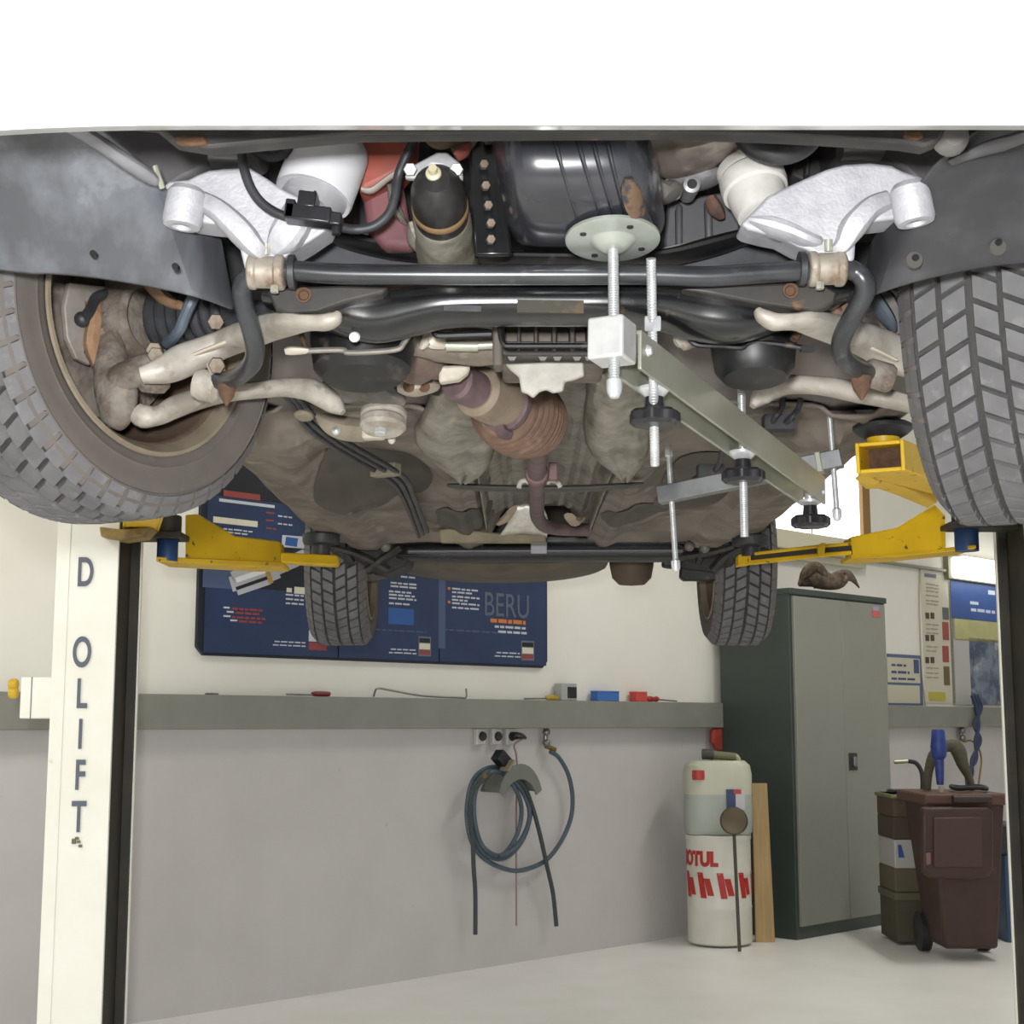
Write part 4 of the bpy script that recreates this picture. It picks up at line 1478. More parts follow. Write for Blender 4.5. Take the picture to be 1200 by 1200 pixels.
dz = [.07, .05, .02, 0, 0, 0, 0, .02, .07]
for j in range(15):
    t = j / 14
    r = []
    for k in range(9):
        a, b, c_ = top_[k], mid[k], bot[k]
        x = a[0] + (b[0] - a[0]) * t * 2 if t < .5 else b[0] + (c_[0] - b[0]) * (t * 2 - 1)
        y = (a[1] + (b[1] - a[1]) * t * 2 if t < .5 else b[1] + (c_[1] - b[1]) * (t * 2 - 1))
        Y = pan_y(t) + dz[k]
        r.append(P(x, y, Y))
    rows.append(r)
r = [p + V((0, .06, .06)) for p in rows[-1]]
r = [V((p.x, p.y - .02, p.z)) for p in r]
rows.append(r)
m = MB().sheet(rows)
op = part(m, 'oil_pan', mat('pan_black', '2a2b30', .26, .1, '34353b', 8, col3='8a5c34', scale3=9, lo3=.72, hi3=.76, coat=.4), solid=.005, subsurf=2)
m = MB()
for x0, x1 in ((646, 672), (672, 700), (690, 716), (708, 730)):
    st_ = []
    for k in range(9):
        u = k / 8
        y = 128 + 124 * u
        st_.append((x0 - 6 + (x1 - x0 + 6) * u, y, pan_y((y - 122) / 171) + .003, 4.2 * (1 - .6 * u * u), .010))
    m.loft(st_, 10, 3)
parts(m, 'stiffening_rib', mat('pan_black', '2a2b30'), op)
m = MB()
m.loft([(x, y, pan_y((y - 122) / 171) - .002, w_, .006) for x, y, w_ in ((737, 208, 5), (738, 222, 11), (744, 238, 15), (752, 252, 12), (760, 262, 5))], 12, 3)
parts(m, 'rust_patch', mat('pan_rust', '5f4a38', .75, 0, '2c2a2c', 40, .46, .56), op)
m = MB()
m.pp([(552, 130), (572, 130), (584, 160), (592, 220), (600, 290), (598, 300), (556, 300), (549, 220)], 1.97, .03)
fl = part(m, 'pan_flange', M['blackgloss'], bevel=.004)
for x, y in ((572, 164), (567, 193), (569, 218), (572, 241), (575, 262), (575, 281)):
    m = MB()
    m.hexnut(P(x, y, 1.955), (.1, -1, -.2), .0065, .016)
    part(m, 'bolt', mat('bolt_rusty', '6a635b', .6, .3, '5c4938', 60), fl)

# starter / vacuum unit with silver bracket
st_ax = V((.03, 1, -.16))
so_ = P(511, 212, 1.84)
m = MB()
m.lathe([(.001, -.004), (.018, -.002), (.029, .008), (.035, .024), (.0365, .04), (.0365, .095), (.035, .10), (.037, .105), (.037, .2)], so_, st_ax, 32)
sm = part(m, 'starter_motor', mat('starter_black', '1c1b1b', .4, .1, '2c2a28', 20))
m = MB()
m.lathe([(.0365, .062), (.038, .065), (.038, .073), (.0365, .077)], so_, st_ax, 32)
part(m, 'clamp_band', mat('band_tan', '7d6446', .6, .2), sm)
m = MB()
m.lathe([(.037, .095), (.0395, .10), (.0395, .15), (.043, .17), (.043, .30)], so_, st_ax, 32)
part(m, 'silver_collar', M['foil'], sm)
m = MB()
m.pp([(478, 196), (512, 178), (524, 178), (541, 192), (543, 210), (536, 214), (526, 204), (519, 194), (506, 193), (496, 202), (490, 210), (474, 208)], 1.86, .012)
br = part(m, 'bracket', mat('bracket_silver', '97979a', .5, .2, '87878a', 30), sm, bevel=.003)
m = MB()
m.hexnut(P(481, 199, 1.855), (0, -1, -.25), .009, .012)
m.hexnut(P(535, 199, 1.855), (0, -1, -.25), .009, .012)
parts(m, 'bolt', mat('bolt_silver', '8f8f8c', .5, .2), sm)
m = MB()
m.lathe([(.001, -.022), (.0055, -.022), (.006, -.012), (.010, -.010), (.011, 0), (.0125, .004)], P(508.5, 207, 1.845), st_ax, 20)
m.loft([(500, 206, 1.847, 2, .004), (506, 216, 1.853, 5, .006), (508, 226, 1.862, 2, .003)], 8, 3)
part(m, 'nipple', mat('nipple_cream', 'b5ae92', .45, .2), sm)

# red casting
m = MB()
m.pp([(408, 120), (490, 120), (487, 165), (478, 190), (466, 205), (428, 224), (418, 222), (421, 190)], 2.02, .08)
rc = part(m, 'red_casting', M['red'], bevel=.012, seg=3)
m = MB()
m.pp([(424, 228), (470, 206), (474, 225), (480, 262), (490, 292), (448, 290), (430, 268)], 2.06, .07)
part(m, 'lower_casting', mat('casting_purple', '71474a', .7, 0, '5e3d40', 12), rc, bevel=.012, seg=3)
m = MB()
m.loft([(418, 168, 2.0, 5, .008), (410, 176, 2.0, 4, .008), (404, 172, 2.0, 2, .005)], 8, 3)
m.loft([(424, 222, 2.0, 3, .008), (436, 223, 2.0, 3.5, .01), (455, 209, 2.0, 3, .01), (470, 200, 2.0, 3, .01)], 8, 4)
part(m, 'flange_strip', mat('strip_pale', 'b4aaa0', .5, .3), rc)
m = MB()
m.loft([(456, 215, 2.03, 3, .012), (460, 235, 2.04, 5, .015), (468, 252, 2.04, 6, .015), (475, 262, 2.05, 2, .006)], 8, 4)
m.loft([(482, 265, 2.03, 6, .02), (490, 280, 2.03, 14, .02), (505, 292, 2.03, 10, .02), (540, 295, 2.04, 8, .02), (548, 293, 2.05, 3, .01)], 10, 4)
m.loft([(532, 180, 1.98, 10, .02), (545, 172, 1.98, 13, .02), (560, 165, 1.99, 8, .02)], 10, 3)
parts(m, 'foil_scrap', M['foil'])
m = MB()
m.loft([(534, 184, 1.93, 6, .012), (541, 179, 1.93, 8, .012), (549, 174, 1.94, 4, .01)], 10, 3)
part(m, 'red_cap', M['red'])
m = MB()
m.tube([P(x, y, 1.95) for x, y in ((498, 150), (504, 162), (512, 168), (522, 168), (532, 163), (548, 158), (560, 152))], .008)
part(m, 'small_hose', mat('hose_tan', '6f5d4a', .6))

# right side of the engine bay
m = MB()
m.loft([(758, 175, 2.02, 24, .04), (790, 180, 2.0, 25, .05), (830, 172, 1.99, 22, .05), (866, 160, 2.0, 16, .04), (882, 154, 2.02, 6, .02)], 16, 4, 2.6)
part(m, 'heat_shield', mat('shield_brownsilver', '9b9088', .38, .55, '7c6f66', 10, col3='b9b3ad', scale3=6, lo3=.55, hi3=.7))
m = MB()
m.loft([(786, 216, 2.06, 6, .02), (805, 213, 2.05, 11, .03), (830, 208, 2.05, 12, .03), (848, 203, 2.06, 8, .02)], 12, 4)
m.lathe([(.007, -.03), (.012, -.028), (.013, -.02), (.012, .03)], P(808, 222, 2.03), (0, 1, .1), 18)
part(m, 'valve_housing', mat('valve_grey', '8a8a8c', .45, .4, '6d6c6b', 30))
m = MB()
m.lathe([(.0071, -.031), (.0071, -.02), (.001, -.02)], P(808, 222, 2.03), (0, 1, .1), 14)
part(m, 'valve_opening', M['knob'])
m = MB()
m.pp([(783, 236), (862, 222), (868, 262), (866, 275), (784, 300), (778, 285)], 2.12, .08)
m.pp([(792, 240), (800, 238), (800, 292), (793, 294)], 2.1, .02)
m.pp([(826, 232), (834, 230), (836, 280), (828, 284)], 2.1, .02)
part(m, 'battery_tray', mat('tray_grey', '404043', .55, 0, '4d4d50', 8), bevel=.008)
m = MB()
m.loft([(764, 212, 2.0, 8, .02), (775, 225, 2.0, 14, .02), (786, 225, 2.02, 12, .02), (790, 232, 2.03, 4, .01)], 10, 3)
part(m, 'bracket_grey', mat('bracket_grey', '5e5b58', .6, .1))
m = MB()
m.tube([P(x, y, 1.9) for x, y in ((866, 146), (876, 166), (894, 177), (916, 181), (938, 174), (952, 160), (956, 142))], .0145, 14)
part(m, 'radiator_hose', M['rubber'])
m = MB()
m.pp([(930, 150), (990, 150), (985, 200), (950, 215), (928, 205)], 2.1, .1)
m.pp([(945, 160), (951, 160), (949, 205), (944, 205)], 2.08, .03)
part(m, 'side_cover', M['void'], bevel=.006)
m = MB()
m.loft([(832, 234, 2.07, 8, .015), (838, 244, 2.07, 10, .015), (844, 254, 2.08, 5, .01)], 10, 3)
part(m, 'rust_bracket', mat('bracket_rust', '604438', .8, 0, '3a302c', 20))
m = MB()
m.loft([(777, 294, 2.1, 3, .01), (800, 290, 2.1, 4, .012), (826, 283, 2.1, 2, .008)], 8, 3)
part(m, 'pale_strip', mat('strip_white', 'b5b2aa', .5))

# ------------------------------------------------------------------ aluminium engine brackets
bq = [(192, 217), (198, 212), (210, 211), (220, 210), (232, 204), (245, 199), (262, 197), (292, 196), (312, 208), (332, 222), (352, 232), (372, 240), (390, 255), (384, 268), (362, 283), (340, 296), (334, 302), (328, 312), (292, 312), (287, 316), (283, 300), (280, 286), (276, 274), (262, 263), (242, 261), (222, 258), (205, 250), (194, 236)]
m = MB()
m.pp(bq, 1.945, .06)
br = part(m, 'engine_bracket', M['alu'], bevel=.009, seg=3)
m = MB()
q = P(216, 244, 1.925)
m.lathe([(.001, .02), (.02, .02), (.026, .012), (.0265, -.028), (.024, -.034), (.014, -.035), (.0115, -.03), (.0115, 0)], q + V((0, .005, .01)), (.12, 0, 1), 28)
part(m, 'boss', M['alu'], br)
m = MB()
m.loft([(232, 235, 1.95, 12, .02), (258, 250, 1.95, 14, .03), (285, 275, 1.948, 16, .03), (298, 290, 1.95, 13, .025), (304, 296, 1.96, 8, .02)], 12, 4, 3)
m.loft([(352, 250, 1.945, 20, .025), (338, 275, 1.945, 22, .025), (326, 292, 1.96, 12, .02)], 12, 4, 3)
parts(m, 'web', M['alu'], br)
bq = [(868, 262), (884, 246), (900, 229), (925, 217), (945, 208), (968, 198), (990, 192), (1020, 190), (1045, 193), (1058, 200), (1078, 206), (1091, 213), (1095, 222), (1091, 238), (1080, 250), (1060, 254), (1042, 257), (1022, 259), (1007, 268), (1003, 285), (1002, 304), (995, 308), (988, 298), (956, 298), (946, 292), (935, 288), (915, 277), (895, 273), (876, 268)]
m = MB()
m.pp(bq, 1.945, .06)
br2 = part(m, 'engine_bracket', M['alu'], bevel=.009, seg=3)
m = MB()
q = P(1068, 241, 1.89)
m.lathe([(.001, .02), (.02, .02), (.026, .012), (.0265, -.028), (.024, -.034), (.014, -.035), (.0115, -.03), (.0115, 0)], q + V((0, .0, .01)), (-.15, 0, 1), 28)
part(m, 'boss', M['alu'], br2)
m = MB()
m.loft([(1040, 236, 1.95, 12, .02), (1018, 247, 1.95, 14, .03), (998, 268, 1.948, 16, .03), (988, 286, 1.955, 11, .025), (982, 292, 1.965, 7, .02)], 12, 4, 3)
m.loft([(880, 262, 1.955, 4, .02), (900, 266, 1.95, 10, .025), (925, 274, 1.95, 10, .025), (942, 282, 1.95, 9, .025), (950, 287, 1.965, 6, .02)], 12, 4, 3)
parts(m, 'web', M['alu'], br2)

# engine mounts
ax = V((.045, .02, .08)).normalized()
q = P(366, 236, 1.975)
m = MB()
m.lathe([(.030, -.015), (.043, -.012), (.0435, .02), (.044, .03)], q, ax, 36)
mt = part(m, 'engine_mount', mat('mount_steel', 'b1b1b4', .45, .4, 'a2a2a6', 18))
m = MB()
m.lathe([(.0475, .0), (.053, -.004), (.0545, .0), (.055, .07), (.053, .082), (.046, .09), (.001, .092)], q + ax * .006 + V((-.001, 0, .004)), V((.022, .02, .08)), 40)
part(m, 'mount_cup', mat('mount_white', 'bfbfc3', .4), mt, smooth=40)
q = P(888, 234, 1.995)
m = MB()
m.lathe([(.030, -.03), (.034, -.028), (.040, .0), (.041, .012), (.0455, .014), (.047, .022), (.0465, .038), (.044, .042), (.0455, .046), (.0465, .056), (.043, .062), (.001, .064)], q, V((-.012, .03, .08)), 40)
mt2 = part(m, 'engine_mount', mat('mount_cream', 'bfbdb8', .5, 0, 'b0aea9', 20), smooth=30)
m = MB()
m.lathe([(.040, .058), (.042, .07), (.034, .085), (.001, .086)], q, V((-.012, .03, .08)), 32)
part(m, 'mount_cap', M['rubber'], mt2)

# harness and connector
m = MB()
m.tube([P(x, y, Y) for x, y, Y in ((282, 150, 1.93), (283, 170, 1.92), (286, 198, 1.91), (296, 224, 1.91), (312, 242, 1.91), (336, 254, 1.91), (360, 255, 1.91), (395, 265, 1.93), (416, 269, 1.94), (438, 265, 1.94), (455, 251, 1.94), (463, 230, 1.94), (467, 205, 1.94), (476, 183, 1.93), (487, 160, 1.93), (489, 145, 1.93))], .0065, 12)
ha = part(m, 'wiring_harness', M['rubber'])
m = MB()
R_ = Matrix.Rotation(.12, 3, 'Y')
m.box(P(362, 253, 1.9), (pxm(56, 1.9), .03, pxm(20, 1.9)), R_)
m.box(P(361, 237, 1.9), (pxm(22, 1.9), .03, pxm(20, 1.9)), R_)
m.box(P(341, 248, 1.9), (pxm(12, 1.9), .03, pxm(24, 1.9)), R_)
m.box(P(392, 259, 1.905), (pxm(18, 1.9), .028, pxm(16, 1.9)), R_)
m.box(P(354, 228, 1.9), (pxm(4, 1.9), .02, pxm(5, 1.9)), R_)
m.box(P(370, 228, 1.9), (pxm(4, 1.9), .02, pxm(5, 1.9)), R_)
part(m, 'connector', M['knob'], ha, bevel=.002)
m = MB()
m.cyl(P(394, 266, 1.9), P(394, 275, 1.9), .006)
part(m, 'cable_clip', M['knob'], ha)
m = MB()
m.tube([P(x, y, 1.95) for x, y in ((290, 165), (300, 176), (316, 184), (332, 180), (342, 168), (345, 155))], .007, 10)
part(m, 'bent_hose', M['rubber'])
m = MB()
m.ball(P(321, 173, 1.96), .009)
part(m, 'chrome_knob', M['bright'])

# ------------------------------------------------------------------ anti-roll bar
m = MB()
pts = [(254, 447, 2.2), (266, 445, 2.18), (280, 440, 2.13), (294, 428, 2.08), (299, 412, 2.05), (296, 393, 2.02), (289, 368, 1.99), (284, 345, 1.97), (288, 328, 1.96), (304, 319, 1.955), (340, 317, 1.95), (400, 321, 1.95), (520, 322, 1.95), (640, 322, 1.95), (760, 322, 1.95), (830, 324, 1.95), (890, 320, 1.95), (940, 317, 1.95), (980, 314, 1.955), (1000, 317, 1.96), (1012, 328, 1.96), (1013, 343, 1.97), (1002, 366, 1.99), (990, 388, 2.02), (985, 405, 2.05), (989, 420, 2.08), (1001, 431, 2.12), (1014, 436, 2.16), (1026, 438, 2.2)]
m.tube([P(*p) for p in pts], .0138, 14, 5)
ab = part(m, 'anti_roll_bar', mat('bar_black', '2b2d30', .3, .2, '3a3c3f', 12, col3='55575a', scale3=30, lo3=.6, hi3=.75, coat=.2))
for xs, y0, sg in ((313, 319, 1), (969, 315, -1)):
    m = MB()
    c = P(xs, y0, 1.955)
    m.lathe([(.019, -.026), (.024, -.024), (.0245, -.016), (.022, -.013), (.022, .010), (.0245, .013), (.0245, .022), (.020, .025)], c, (1, 0, -.02 * sg), 26)
    m.box(c + V((-.0, .012, .022)), (.042, .03, .03))
    bc_ = part(m, 'bushing_clamp', M['cream'], bevel=.002)
    m = MB()
    m.cyl(c + V((.0, -.012, .02)), c + V((.0, -.014, .036)), .0055)
    m.hexnut(c + V((.012 * sg, -.008, -.026)), (0, 0, 1), .006, .01)
    parts(m, 'clamp_bolt', M['zinc'], bc_)
    m = MB()
    m.lathe([(.021, -.005), (.0235, -.004), (.0235, .004), (.021, .005)], c + V((.034 * sg, 0, 0)), (1, 0, 0), 24)
    part(m, 'rubber_washer', M['rubber'], bc_)

# drop links
m = MB()
m.cyl(P(250, 425, 2.2), P(258, 442, 2.2), .012)
m.lathe([(.02, -.02), (.024, -.01), (.024, .012), (.016, .02)], P(243, 452, 2.21), (1, 0, -.2), 18)
parts(m, 'drop_link', M['aludirt'])
m = MB()
m.lathe([(.018, -.022), (.022, -.016), (.022, .016), (.018, .022)], P(1030, 440, 2.18), (1, 0, -.3), 20)
parts(m, 'drop_link', M['iron'])
m = MB()
m.lathe([(.014, 0), (.011, .016), (.002, .03)], P(266, 452, 2.17), (0, 0, -1), 16)
m.lathe([(.016, 0), (.012, .018), (.002, .034)], P(1009, 442, 2.14), (0, 0, -1), 16)
parts(m, 'rusty_stud', M['rust'])

# ------------------------------------------------------------------ subframe
m = MB()
m.loft([(318, 352, 2.08, 12, .04), (360, 357, 2.07, 20, .045), (400, 364, 2.06, 27, .05), (440, 369, 2.06, 31, .05), (480, 364, 2.055, 27, .05), (520, 359, 2.05, 22.5, .05), (580, 358, 2.05, 21, .05), (660, 358, 2.05, 21, .05), (720, 358, 2.05, 21, .05), (770, 360, 2.055, 23, .05), (815, 366, 2.06, 30, .05), (860, 369, 2.06, 32, .05), (905, 362, 2.07, 26, .05), (945, 353, 2.07, 18, .045), (980, 348, 2.08, 12, .04)], 24, 5, 3.2)
sf = part(m, 'subframe', M['blackgloss'])
m = MB()
m.pp([(606, 351), (684, 352), (684, 367), (606, 366)], 1.993, .006)
part(m, 'worn_label', mat('label_olive', '2d2b1f', .6, 0, '463926', 40, .5, .6), sf, smooth=0)
m = MB()
m.pp([(520, 357), (564, 358), (564, 365), (520, 364)], 1.996, .004)
part(m, 'stamped_number', mat('stamp_dark', '25262a', .5, 0, '3b3b3d', 90), sf, smooth=0)
m = MB()
m.pp([(312, 340), (345, 336), (400, 334), (455, 336), (448, 344), (405, 354), (372, 366), (342, 368), (322, 362)], 1.985, .03)
m.pp([(798, 338), (850, 334), (900, 332), (960, 330), (982, 342), (978, 356), (955, 364), (930, 362), (890, 356), (845, 347)], 1.985, .03)
parts(m, 'mounting_flange', mat('flange_black', '2a2826', .5, 0, '37332f', 20, col3='6d5130', scale3=26, lo3=.64, hi3=.72), sf, bevel=.004)
m = MB()
m.lathe([(.0098, .004), (.0105, -.003), (.008, -.003), (.006, .002), (.001, .002)], P(356, 346, 1.982), (0, 1, .1), 20)
m.lathe([(.0098, .004), (.0105, -.003), (.008, -.003), (.006, .002), (.001, .002)], P(926, 341, 1.982), (0, 1, .1), 20)
parts(m, 'rusty_hole', M['rust'], sf)
# rubber pots
for (x, y, nm) in ((425, 408, 'mount_pot'), (883, 408, 'mount_pot')):
    m = MB()
    c = P(x, y, 2.2)
    k = 66 if x < 600 else 54
    r = pxm(k, 2.2)
    m.lathe([(.001, -.055), (r * .7, -.05), (r * .88, -.035), (r * .95, 0), (r * .98, .05), (r * .7, .09)], c, (0, .15, 1), 32)
    pot = part(m, nm, M['black'], sf)
m = MB()
m.lathe([(.001, -.006), (.006, -.004), (.0075, 0), (.0075, .006)], P(415, 395, 2.03), (.1, 1, .3), 16)
part(m, 'white_glint', mat('glint_white', 'f2f2f0', .3), sf)  # small white disc stands in for the flash glint on the subframe
# upper struts
m = MB()
m.loft([(378, 268, 2.1, 5, .02), (400, 279, 2.1, 9, .025), (450, 291, 2.1, 10, .03), (510, 299, 2.1, 9, .03), (560, 304, 2.1, 8, .03), (640, 306, 2.1, 8, .03), (720, 306, 2.1, 8, .03), (780, 302, 2.1, 9, .03), (830, 290, 2.1, 11, .03), (875, 277, 2.1, 9, .025), (905, 268, 2.1, 5, .02)], 14, 4)
part(m, 'upper_strut', M['black'], sf)
m = MB()
m.pp([(338, 300), (368, 280), (400, 280), (440, 292), (540, 305), (540, 318), (338, 316)], 2.14, .03)
m.pp([(945, 312), (948, 296), (930, 288), (905, 276), (870, 280), (780, 306), (775, 318), (945, 318)], 2.14, .03)
parts(m, 'strut_plate', mat('plate_grey', '3f4145', .6, 0, '2d2e31', 16, col3='6d6c69', scale3=30, lo3=.66, hi3=.75), sf, bevel=.003)

# ------------------------------------------------------------------ control arms
m = MB()
m.loft([(397, 367, 1.97, 4, .008), (393, 373, 1.97, 8, .014), (380, 378, 1.975, 9, .018), (360, 378, 1.99, 7.5, .02), (345, 378, 2.01, 9, .022), (322, 382, 2.07, 12, .025), (300, 389, 2.13, 13, .026), (270, 400, 2.22, 15, .026), (240, 412, 2.23, 17, .026), (212, 424, 2.22, 19, .026), (190, 434, 2.2, 15, .024), (166, 440, 2.195, 9, .02)], 16, 4, 2.8)
ca = part(m, 'control_arm', mat('arm_cream', 'b5b0a7', .5, .15, '9d968b', 16, .42, .62, col3='7f766a', scale3=22, lo3=.62, hi3=.75))
m = MB()
m.loft([(330, 379, 2.168, 2, .006), (290, 392, 2.178, 3, .008), (250, 407, 2.19, 3, .008), (222, 418, 2.21, 2, .006)], 8, 4)
part(m, 'rib', mat('rib_cream', 'b9b09f', .55, .1), ca)
m = MB()
m.lathe([(.02, .02), (.026, .012), (.026, -.012), (.018, -.022), (.001, -.024)], P(180, 443, 2.26), (.1, -.3, 1), 20)
part(m, 'ball_joint', M['iron'], ca)
m = MB()
m.loft([(160, 482, 2.28, 12, .015), (168, 488, 2.28, 14, .022), (185, 487, 2.29, 10, .022), (205, 477, 2.31, 12, .022), (235, 467, 2.34, 11, .022), (265, 461, 2.37, 9.5, .022), (300, 457, 2.4, 9, .022), (335, 454, 2.44, 10, .022), (360, 456, 2.47, 13, .022), (378, 464, 2.49, 14, .022), (392, 474, 2.5, 12, .02), (402, 483, 2.5, 4, .01)], 16, 4, 2.8)
ca2 = part(m, 'control_arm', M['aludirt'])
m = MB()
m.loft([(887, 363, 1.97, 4, .008), (893, 370, 1.97, 8, .014), (908, 377, 1.975, 9.5, .018), (926, 377, 1.99, 8, .02), (942, 376, 2.01, 9, .022), (962, 381, 2.07, 12, .025), (985, 388, 2.14, 15, .026), (1010, 397, 2.2, 18, .026), (1035, 408, 2.24, 21, .026), (1060, 419, 2.26, 22, .026), (1085, 428, 2.28, 18, .022)], 16, 4, 2.8)
ca3 = part(m, 'control_arm', mat('arm_cream', 'cdc7bb'))
m = MB()
m.loft([(958, 384, 2.172, 2, .006), (990, 395, 2.178, 3, .008), (1020, 408, 2.19, 3, .008), (1050, 422, 2.21, 2, .006)], 8, 4)
part(m, 'rib', mat('rib_cream', 'b9b09f'), ca3)
m = MB()
m.loft([(882, 476, 2.5, 4, .01), (890, 466, 2.5, 11, .02), (902, 457, 2.49, 13, .022), (920, 451, 2.47, 11, .022), (948, 451, 2.44, 10, .022), (975, 454, 2.42, 10.5, .022), (1005, 460, 2.39, 11, .022), (1035, 466, 2.36, 10, .022), (1065, 473, 2.33, 9, .022), (1095, 482, 2.3, 9, .02)], 16, 4, 2.8)
part(m, 'control_arm', mat('arm_pale', 'b1aaa1', .55, .15, '968f85', 18, .42, .62))
# right knuckle pieces next to the tyre
m = MB()
m.loft([(1020, 350, 2.25, 10, .02), (1032, 352, 2.26, 14, .03), (1044, 372, 2.27, 16, .03), (1050, 395, 2.27, 12, .02)], 10, 4)
part(m, 'steering_knuckle', mat('knuckle_grey', '75706c', .7, .1, '5f5a56', 16))
m = MB()
m.loft([(1018, 345, 2.25, 7, .015), (1028, 356, 2.22, 9, .02), (1040, 374, 2.22, 8, .02), (1046, 386, 2.23, 4, .01)], 10, 4)
part(m, 'brake_hose', mat('hose_slate2', '4a515a', .5))
m = MB()
m.loft([(968, 358, 2.13, 10, .02), (978, 372, 2.13, 14, .02), (988, 366, 2.14, 12, .02), (996, 380, 2.15, 4, .01)], 10, 4)
part(m, 'rust_bracket', mat('bracket_brown', '7a6152', .8, 0, '5d4a3f', 18))
m = MB()
m.loft([(930, 398, 2.15, 5, .012), (936, 388, 2.15, 6, .012), (940, 384, 2.15, 5, .012)], 8, 3)
m.loft([(351, 388, 2.14, 5, .01), (355, 398, 2.14, 3, .008), (359, 408, 2.14, 1, .004)], 8, 3)
parts(m, 'rust_tab', M['rust'])

# thin pipes across the middle
m = MB()
m.tube([P(x, y, 2.12) for x, y in ((340, 412), (360, 411), (400, 410), (408, 413), (440, 412), (466, 409), (473, 402), (479, 393), (486, 388))], .0045, 8)
pi_ = part(m, 'steel_pipe', mat('pipe_grey', '7f7a72', .45, .3, '4e4a45', 8))
m = MB()
m.loft([(334, 412, 2.12, 4, .006), (341, 411, 2.12, 5.5, .009), (354, 411, 2.12, 4.5, .008), (362, 411, 2.12, 3, .006)], 10, 3)
part(m, 'pipe_end', mat('end_pale', 'b5ad9f', .5, .2), pi_)
m = MB()
m.tube([P(x, y, 2.14) for x, y in ((508, 384), (511, 391), (517, 393), (545, 392), (576, 391))], .0055, 8)
m.tube([P(x, y, 2.14) for x, y in ((586, 376), (587, 395), (592, 404), (600, 405), (640, 405), (694, 405))], .0040, 8)
m.tube([P(x, y, 2.14) for x, y in ((803, 382), (808, 396), (818, 404), (845, 405), (868, 407), (876, 403), (888, 401), (920, 404), (948, 409))], .0045, 8)
m.box(P(946, 409, 2.14), (.02, .012, .008))
parts(m, 'thin_pipe', M['black'])
m = MB()
m.tube([P(870, 433, 2.3), P(873, 433, 2.3)], .012, 10)
m.loft([(792, 402, 2.2, 6, .01), (800, 398, 2.2, 14, .02), (812, 400, 2.2, 10, .02), (818, 404, 2.2, 3, .01)], 10, 3)
m.loft([(818, 385, 2.25, 10, .02), (828, 395, 2.25, 12, .02), (840, 400, 2.25, 6, .02)], 10, 3)
parts(m, 'pale_fitting', M['aludirt'])

# ------------------------------------------------------------------ gearbox centre
m = MB()
m.box2(P(588, 425, 2.3), P(704, 372, 2.45))
gbx = part(m, 'gearbox', mat('gear_brown', '6f665c', .65, .15, '58504a', 16), bevel=.008)
m = MB()
for x in (588, 606, 626, 647, 668, 688):
    m.box2(P(x, 410, 2.24), P(x + 3.5, 376, 2.31))
m.box2(P(586, 416, 2.25), P(704, 411, 2.31))
part(m, 'cooling_fins', mat('fin_dark', '3a3733', .6), gbx, bevel=.002)
m = MB()
for x in (600, 636, 653, 676, 690):
    m.hexnut(P(x, 418, 2.27), (0, -1, -.2), .008, .02)
parts(m, 'bolt', mat('bolt_black', '47433e', .5, .3), gbx)
m = MB()
m.loft([(480, 410, 2.32, 6, .02), (495, 404, 2.32, 15, .04), (512, 402, 2.32, 20, .05), (540, 405, 2.33, 20, .05), (570, 408, 2.34, 20, .05), (590, 412, 2.35, 14, .04)], 14, 4, 2.6)
part(m, 'gearbox_support', mat('support_tan', '857b6f', .65, .15, '6a6157', 14, col3='a79f92', scale3=14, lo3=.6, hi3=.75), gbx)
m = MB()
m.loft([(494, 408, 2.26, 3, .006), (503, 396, 2.25, 10, .008), (510, 398, 2.25, 12, .008), (522, 404, 2.26, 6, .006)], 8, 3)
part(m, 'pale_bracket', mat('bracket_cream', 'b8b0a2', .5, .15), gbx)
m = MB()
m.cyl(P(523, 405, 2.25), P(560, 405.5, 2.25), .0085)
m.cyl(P(558, 405, 2.25), P(577, 404, 2.25), .0065)
part(m, 'sensor_barrel', M['zinc'], gbx)
m = MB()
m.pp([(576, 376), (588, 376), (589, 428), (578, 428)], 2.22, .05)
part(m, 'gearbox_arm', mat('arm_dark', '57504a', .6), gbx, bevel=.004)
m = MB()
m.pp([(592, 426), (640, 424), (684, 424), (685, 440), (672, 445), (662, 447), (660, 458), (648, 460), (640, 456), (632, 459), (625, 466), (618, 461), (611, 459), (608, 441), (598, 433)], 2.285, .01)
part(m, 'torn_shield', mat('torn_alu', 'a9a69e', .5, .2, '938f86', 20), bevel=.003)
m = MB()
m.pp([(514, 428), (552, 426), (548, 436), (538, 444), (524, 446), (514, 448)], 2.4, .03)
part(m, 'pale_casting', mat('casting_pale', 'c3bcae', .55, .1, 'aaa294', 14), bevel=.006)
m = MB()
m.loft([(450, 440, 2.42, 12, .02), (465, 428, 2.42, 22, .04), (485, 425, 2.42, 26, .05), (506, 430, 2.43, 22, .04), (514, 440, 2.44, 8, .02)], 12, 4)
part(m, 'side_casting', mat('casting_brown', '6d6158', .7, .1, '57463f', 12))

